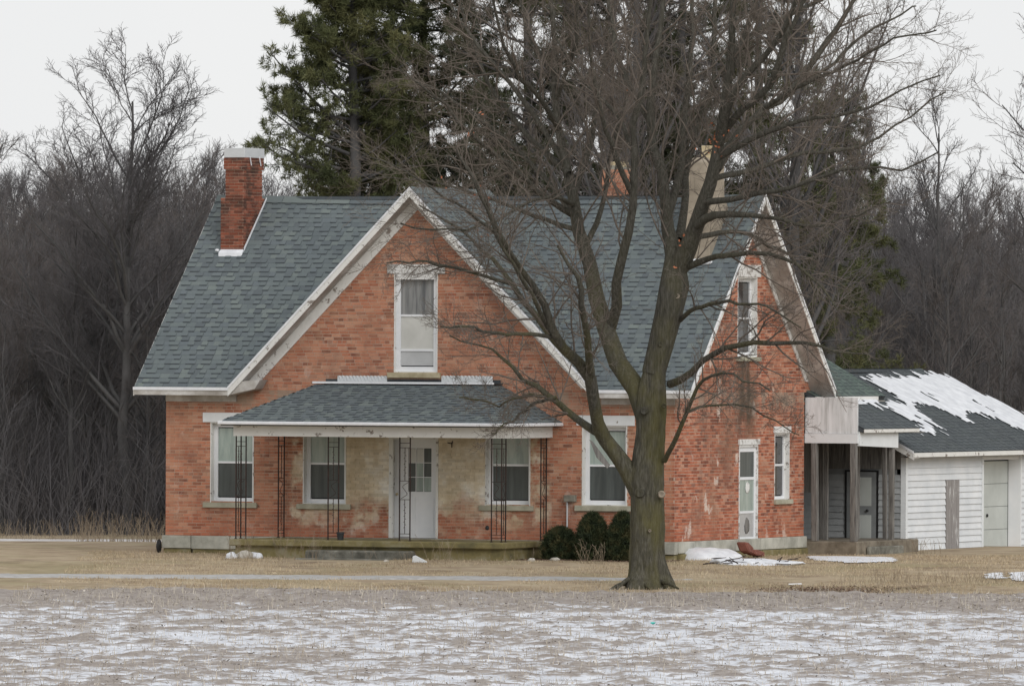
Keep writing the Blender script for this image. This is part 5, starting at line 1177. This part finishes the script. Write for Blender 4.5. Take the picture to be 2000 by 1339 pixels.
# ------------------------------------------------------------ conifers behind the house
def needles(P, Dr, n, ln, wd, spread=.9):
    idx = np.repeat(np.arange(len(P)), n); C0 = P[idx] + RNG.normal(0, .025, (len(idx), 3)); d = Dr[idx] + RNG.normal(0, spread, (len(idx), 3)); d /= np.linalg.norm(d, axis=1)[:, None]
    a = np.cross(d, RNG.normal(0, 1, d.shape)); a /= np.linalg.norm(a, axis=1)[:, None] + 1e-9
    l = RNG.uniform(.6, 1.2, len(idx))[:, None] * ln
    V = np.stack([C0 - a * wd / 2, C0 + a * wd / 2, C0 + d * l], 1).reshape(-1, 3)
    return V, np.arange(len(V)).reshape(-1, 3)
def conifer(base, h, z0, spread, label, droop=.0, mat='needle', nl=60, seed=0, extra=(), lean=0, name='pine_tree', dens=1.0, up=.15, lens=lambda t: 1.0):
    t_ = empty(name, tuple(base), label, 'tree', 'conifers behind the house'); base = np.array(base, float)
    zz = np.linspace(0, h, 14); tp = np.stack([base[0] + lean * zz / h * RT[0] + .05 * np.sin(zz), base[1] + lean * zz / h * RT[1] + .05 * np.cos(zz * 1.3), base[2] + zz], 1)
    tr = np.linspace(.24, .04, 14); V, F = tubes(tp[None], tr[None], 8); npmesh('trunk', V, F, M['farbark'], t_, smooth=True)
    n = nl; hz_ = RNG.uniform(z0, h * .99, n); az = RNG.uniform(0, 2 * np.pi, n); k = hz_ / h * 13; i = np.clip(k.astype(int), 0, 12); f = (k - i)[:, None]
    P = tp[i] * (1 - f) + tp[i + 1] * f; tt = (hz_ - z0) / (h - z0)
    Ln = spread * (1 - .55 * tt) * RNG.uniform(.55, 1.1, n) * lens(tt)
    D = np.stack([np.cos(az), np.sin(az), up + RNG.normal(0, .12, n)], 1)
    for (e0, e1) in extra:
        P = np.concatenate([P, np.array([e0])]); v = np.array(e1) - np.array(e0); D = np.concatenate([D, v[None]]); Ln = np.append(Ln, np.linalg.norm(v))
    p1, r1 = grow(P, D, Ln, .018 + .012 * Ln, 7, .09, .05 - droop, .25)
    P2, D2, L2, R2 = spawn(p1, r1, 11, .15, 1, (35, 70), (.25, .42), .4, upb=.12 - droop, minr=.006); p2, r2 = grow(P2, D2, np.clip(L2, .25, 1.4), np.minimum(R2, .018), 3, .15, .05, .4)
    P3_, D3, L3, R3_ = spawn(p2, r2, 5, .15, 1, (30, 65), (.3, .6), .5, upb=.12, minr=.004); p3, r3 = grow(P3_, D3, np.clip(L3, .12, .5), np.minimum(R3_, .008), 1, .15, .05, .5)
    V, F = cat([tubes(p1, r1, 5), tubes(p2, r2, 3), tubes(p3, r3, 3)]); npmesh('branches', V, F, M['farbark'], t_, smooth=True)
    ends = np.concatenate([p3[:, -1], (p3[:, 0] + p3[:, 1]) / 2, p2[:, -1], p2[:, -2]]); dd_ = np.concatenate([p3[:, -1] - p3[:, -2], p3[:, -1] - p3[:, -2], p2[:, -1] - p2[:, -2], p2[:, -1] - p2[:, -2]]); dd_ /= np.linalg.norm(dd_, axis=1)[:, None]
    if dens < 1: kp = RNG.random(len(ends)) < dens; ends, dd_ = ends[kp], dd_[kp]
    V, F = needles(ends, dd_ + np.array([0, 0, .2]), 13, .16, .019, .8); npmesh('needle_foliage', V, F, M[mat], t_, kind='stuff')
    return t_
def gp(px, d, z=None):
    p = atd(px, 1050, d); a, dd = p @ RT, p @ FW; return G(a, dd, H(a, dd) if z is None else z)
L1 = lambda x, y, d: tuple(atd(x, y, d))
conifer(gp(688, 219), 16.0, 7.0, 2.6, 'dark green pine with long upswept branches left of the front gable, behind the roof', seed=1, nl=84, up=.28, dens=1.0,
        lens=lambda t: np.where(t < .5, 1.0, .68),
        extra=[(L1(670, 250, 219), L1(530, 115, 218)), (L1(665, 270, 219), L1(545, 195, 220)), (L1(665, 330, 219), L1(508, 285, 219)), (L1(670, 350, 219), L1(515, 318, 217)), (L1(680, 360, 219), L1(560, 352, 220)), (L1(680, 300, 219), L1(530, 240, 217)), (L1(690, 120, 219), L1(625, 20, 219)), (L1(690, 200, 219), L1(612, 95, 219))])
conifer(gp(825, 222), 16.0, 6.5, 3.3, 'olive green pine directly behind the front gable peak', seed=2, nl=95, up=.16)
conifer(gp(1030, 219), 17.0, 7.0, 3.2, 'dark pine behind the roof to the right of the gable peak', seed=3, nl=85, up=.1, mat='needle2')
conifer(gp(1190, 221), 17.5, 6.5, 3.2, 'dark spruce behind the short ridge chimney', seed=4, nl=85, up=.05, mat='needle2')
conifer(gp(1330, 219), 17.0, 6.5, 3.0, 'dense dark spruce behind the maple limbs', seed=5, nl=75, up=.05, mat='needle2')
conifer(gp(1480, 222), 14.6, 4.0, 3.1, 'spruce with drooping boughs behind the side gable', seed=6, nl=85, up=-.08, droop=.04, mat='needle', dens=.8, lens=lambda t: 1.0 - .25 * t)
conifer(gp(1620, 225), 10.5, 2.2, 2.4, 'low broad conifer behind the garage roof ridge', seed=7, nl=52, up=-.05, droop=.05, mat='needle', dens=.75)

# ------------------------------------------------------------ bare woods
def bare_variant(h, seed, ascend=.55, nl=26, crown0=.3, width=.34, s1=7, s2=5, fork=False):
    """returns meshes of a tree standing at the origin: trunk, limbs+twigs"""
    global RNG; keep = RNG; RNG = np.random.default_rng(seed)
    k = 12; zz = np.linspace(0, h * .93, k + 1); x = np.cumsum(RNG.normal(0, .035 * h / 12, k + 1)); y = np.cumsum(RNG.normal(0, .035 * h / 12, k + 1)); x -= x[0]; y -= y[0]
    tp = np.stack([x, y, zz], 1)[None]; r0 = h * .011; tr = (r0 * np.linspace(1, .12, k + 1) ** .9)[None]
    trunks = [tubes(tp, tr, 6)]; allp, allr = [tp], [tr]
    n = nl; t = RNG.uniform(crown0, .98, n) ; i = np.clip((t * k).astype(int), 0, k - 1); f = (t * k - i)[:, None]; P = tp[0][i] * (1 - f) + tp[0][i + 1] * f
    az = RNG.uniform(0, 2 * np.pi, n); D = np.stack([np.cos(az), np.sin(az), ascend / .6 + RNG.normal(0, .15, n) + .5 * t], 1)
    Ln = h * width * (1.12 - .72 * t) * RNG.uniform(.7, 1.25, n); R0 = np.maximum(tr[0][i] * .55, .02)
    p1, r1 = grow(P, D, Ln, R0, 8, .10, .05, .22)
    P, D, L2, R2 = spawn(p1, r1, s1, .2, 1, (22, 50), (.3, .52), .5, upb=.22, minr=.010); p2, r2 = grow(P, D, np.clip(L2, .5, 2.6), np.minimum(R2, .035), 4, .13, .05, .3)
    P, D, L3, R3_ = spawn(p2, r2, s2, .12, 1, (22, 52), (.35, .62), .55, upb=.15, minr=.007); p3, r3 = grow(P, D, np.clip(L3, .3, 1.3), np.minimum(R3_, .012), 3, .16, .03, .45)
    P, D, L4, R4 = spawn(p3, r3, 4, .15, 1, (25, 55), (.35, .7), .7, upb=.1, minr=.005); p4, r4 = grow(P, D, np.clip(L4, .15, .7), np.minimum(R4, .0075), 1, .18, .02, .6)
    RNG = keep
    def me(nm_, VF, mt):
        o = npmesh(nm_, VF[0], VF[1], mt, smooth=True, rel=False); m_ = o.data; bpy.data.objects.remove(o); return m_
    return [cat([trunks[0], tubes(p1, r1, 4)]), cat([tubes(p2, r2, 3), tubes(p3, r3, 3), tubes(p4, r4, 3)])]
def mk_me(nm_, VF, mt):
    o = npmesh(nm_, VF[0], VF[1], mt, smooth=True); m_ = o.data; bpy.data.objects.remove(o); return m_
def put_tree(var, loc, sc, rz, label, group=None, name='bare_tree'):
    t_ = empty(name, tuple(loc), label, 'tree', group, rz); t_.scale = (sc, sc, sc)
    for nm_, me in zip(('trunk', 'crown'), var): o = bpy.data.objects.new(nm_, me); COL.objects.link(o); o.parent = t_
    return t_
def variant(*a, tw='fartwig', **kw):
    A_, B_ = bare_variant(*a, **kw); return [mk_me('trunk', A_, M['farbark']), mk_me('crown', B_, M[tw])]
VAR = [variant(13, 101, nl=24), variant(12, 102, nl=28, ascend=.8, width=.26), variant(11, 103, nl=22, width=.38, tw='fartwig2'), variant(12.5, 104, nl=26, crown0=.18, tw='fartwig2'), variant(9, 105, nl=24, crown0=.1, width=.36, s1=6)]
BIG = variant(13.4, 201, nl=42, crown0=.26, width=.40, ascend=.85, s1=10, s2=7)
# named individuals
BK = variant(15.5, 301, nl=38, crown0=.25, width=.36, ascend=.8, s1=9, s2=7, tw='fartwig2')
put_tree(BIG, gp(250, 236), .86, .6, 'tallest bare tree left of the house, crown rising clear above the woods').scale = (1.12, 1.12, .86)
BR = variant(12, 202, nl=22, crown0=.45, width=.32, ascend=.7)
put_tree(BR, gp(1838, 246), .92, 1.1, 'forked bare tree rising above the woods behind the garage')
put_tree(BK, gp(2150, 222), .95, 2.0, 'bare tree reaching in from beyond the right frame edge')
rr = random.Random(5)
def ztop(px):   # reading of the top line of the woods
    xs = [-80, 0, 60, 130, 200, 300, 400, 470, 560, 1500, 1600, 1700, 1780, 1900, 2000, 2080]; ys = [300, 325, 350, 310, 310, 320, 335, 350, 370, 420, 380, 400, 380, 400, 400, 400]
    return float(np.interp(px, xs, ys))
cnt = 0
put_tree(BK, gp(1240, 212), 1.06, 2.2, 'tall bare tree standing directly behind the middle of the roof, its trunk among the conifers')
put_tree(BK, gp(1530, 214), 1.0, 4.4, 'tall grey bare tree behind the side gable, trunk right of the parged chimney')
rows = [(238, 12), (243, 13), (249, 15), (256, 17), (264, 18), (274, 20), (286, 22), (300, 24)]
for (d, n) in rows:
    for i in range(n):
        # left stretch, then right stretch
        for (xa, xb, part) in ((-70, 600, 'left'), (1480, 2080, 'right')):
            if part == 'right' and i % 6 == 5: continue
            px = xa + (xb - xa) * (i + rr.random()) / n; v = rr.choice(VAR)
            top = ztop(px) + rr.uniform(-25, 70) + (0 if d > 250 else 60); hpx = 1052 - top; hh = hpx * d / FPX
            if rr.random() < .25: hh *= .75
            hv = {id(VAR[0]): 13, id(VAR[1]): 12, id(VAR[2]): 11, id(VAR[3]): 12.5, id(VAR[4]): 9}[id(v)]
            p = gp(px, d + rr.uniform(-2.5, 2.5)); sc = hh / hv * (.90 if part == 'left' else .93)
            if part == 'left': lb = ('slender bare tree at the near edge of the woods left of the house' if d < 245 else 'bare grey brown tree deep in the woods left of the house')
            else: lb = ('bare tree at the near edge of the woods behind the garage' if d < 245 else 'bare grey brown tree deep in the woods right of the house')
            put_tree(v, p, sc, rr.uniform(0, 6.28), lb, ('near edge trees of the ' if d < 245 else 'deep trees of the ') + part + ' woods'); cnt += 1
# undergrowth: dense brush between and behind the trunks
def brush(name, pxa, pxb, da, db, n, hmin, hmax, label, mat='fartwig', r=.007):
    P = []; 
    for _ in range(n): q = gp(rr.uniform(pxa, pxb), rr.uniform(da, db)); P.append(q)
    P = np.array(P); D = RNG.normal(0, .28, (n, 3)); D[:, 2] = 1; L_ = RNG.uniform(hmin, hmax, n) * (.6 + .4 * RNG.random(n))
    p1, r1 = grow(P, D, L_, np.full(n, r * 1.6), 3, .12, .0, .35)
    P2, D2, L2, R2 = spawn(p1, r1, 4, .2, 1, (20, 55), (.3, .62), .6, upb=.1, minr=.0075); p2, r2 = grow(P2, D2, np.clip(L2, .2, 1.9), R2, 2, .15, .02, .5)
    V, F = cat([tubes(p1, r1, 3), tubes(p2, r2, 3)])
    tag(npmesh(name, V, F, M[mat], kind='stuff', smooth=True), label, 'undergrowth')
brush('undergrowth', -60, 620, 234, 262, 4300, 1.0, 4.2, 'tangled grey undergrowth of the woods left of the house')
brush('far_woodland', -60, 640, 300, 340, 4300, 6, 11.5, 'grey mass of far bare woodland left of the house', 'fartwig', .016)
brush('undergrowth', 1460, 2080, 236, 262, 3500, 1.0, 4.8, 'tangled brown undergrowth of the woods behind the garage', 'fartwig2')
brush('far_woodland', 1440, 2100, 300, 340, 3600, 6, 10.8, 'grey mass of far bare woodland behind the garage', 'fartwig', .016)
brush('far_woodland', 640, 1440, 300, 330, 700, 6, 11, 'far bare woodland hidden behind the house', 'fartwig', .016)

# dry weeds by the left corner and along the porch
def weeds(name, px0, px1, dlo, dhi, n, h0, h1, label, mat='weed', r=.005):
    P = np.array([gp(rr.uniform(px0, px1), rr.uniform(dlo, dhi)) for _ in range(n)]); D = RNG.normal(0, .25, (n, 3)); D[:, 2] = 1
    p1, r1 = grow(P, D, RNG.uniform(h0, h1, n), np.full(n, r), 5, .1, -.02, .4); P2, D2, L2, R2 = spawn(p1, r1, 3, .5, 1, (20, 50), (.15, .3), .8, minr=.003); p2, r2 = grow(P2, D2, L2, R2, 2, .1, 0, .6)
    V, F = cat([tubes(p1, r1, 3), tubes(p2, r2, 3)]); return tag(npmesh(name, V, F, M[mat], kind='stuff'), label, 'weeds')
weeds('dry_weeds', 150, 325, 218, 224, 170, .2, .8, 'tall dry tan weeds by the lane left of the house', r=.006)
weeds('dry_weeds', -20, 200, 229, 234, 130, .15, .5, 'low dry weeds along the edge of the left woods', r=.006)
weeds('dry_weeds', 450, 500, 198.9, 199.5, 26, .3, .7, 'dry stalks standing before the left porch post', r=.004)
weeds('dry_weeds', 540, 620, 198.6, 199.3, 30, .3, .75, 'dry stalks standing left of the porch steps', r=.004)
weeds('dry_weeds', 835, 880, 197.5, 198.5, 12, .35, .85, 'thin dry stalks before the front door', r=.004)
weeds('dry_weeds', 620, 1060, 198.6, 199.4, 34, .1, .35, 'low dead stalks along the foot of the porch slab', r=.004)
weeds('dry_weeds', 1780, 1840, 207, 208.5, 26, .12, .4, 'small dry weeds at the garage corner', r=.004)
weeds('dry_weeds', 1640, 2010, 190.2, 191.5, 200, .08, .3, 'low dry weeds between lawn and field at the right', r=.004)

# ------------------------------------------------------------ evergreen shrubs by the wall
def shrub(px, pybot, hgt, wid, label, seed, cone=.5):
    y = -.95; x = fx(px, 1060, y); b = np.array((x, y, -.06)); t_ = empty('yew_shrub', tuple(b), label, 'shrub', 'yews by the front wall')
    n = 2600; u = RNG.random(n) ** .45; th_ = RNG.uniform(0, 2 * np.pi, n); z = RNG.random(n) ** .85
    prof = np.sqrt(np.clip(1 - (np.abs(z - .32) / .69) ** 2.2, 0, 1)) * (1 - cone * .35 * z); rad = wid / 2 * prof * u * (1 + .10 * np.sin(th_ * 4 + seed) + RNG.normal(0, .09, n))
    P = b + np.stack([rad * np.cos(th_), rad * np.sin(th_), z * hgt], 1); D = np.stack([np.cos(th_) * .6, np.sin(th_) * .6, np.full(n, .9)], 1)
    V, F = needles(P, D, 10, .085, .016, .7); npmesh('foliage', V, F, M['yew'], t_, kind='stuff')
    k = 7; P0 = np.tile(b, (k, 1)); a_ = RNG.uniform(0, 6.28, k); p, r = grow(P0, np.stack([np.cos(a_) * .35, np.sin(a_) * .35, np.ones(k)], 1), np.full(k, hgt * .75), np.full(k, .015), 5, .08, 0, .4)
    V, F = tubes(p, r, 5); npmesh('stems', V, F, M['limb'], t_)
shrub(1094, 1088, .62, .68, 'smallest, roundest yew next to the right end of the porch', 1, .1)
shrub(1157, 1090, .93, .80, 'middle pointed yew under the right front window', 2, .9)
shrub(1216, 1090, .95, .72, 'pointed yew partly hidden by the maple trunk', 3, .8)
weeds('dry_weeds', 1130, 1185, 197.2, 197.8, 22, .25, .55, 'pale bare shoots in front of the middle yew', r=.005)
print('trees', cnt, 'objects', len(bpy.data.objects), 'faces', sum(len(m_.polygons) for m_ in bpy.data.meshes))
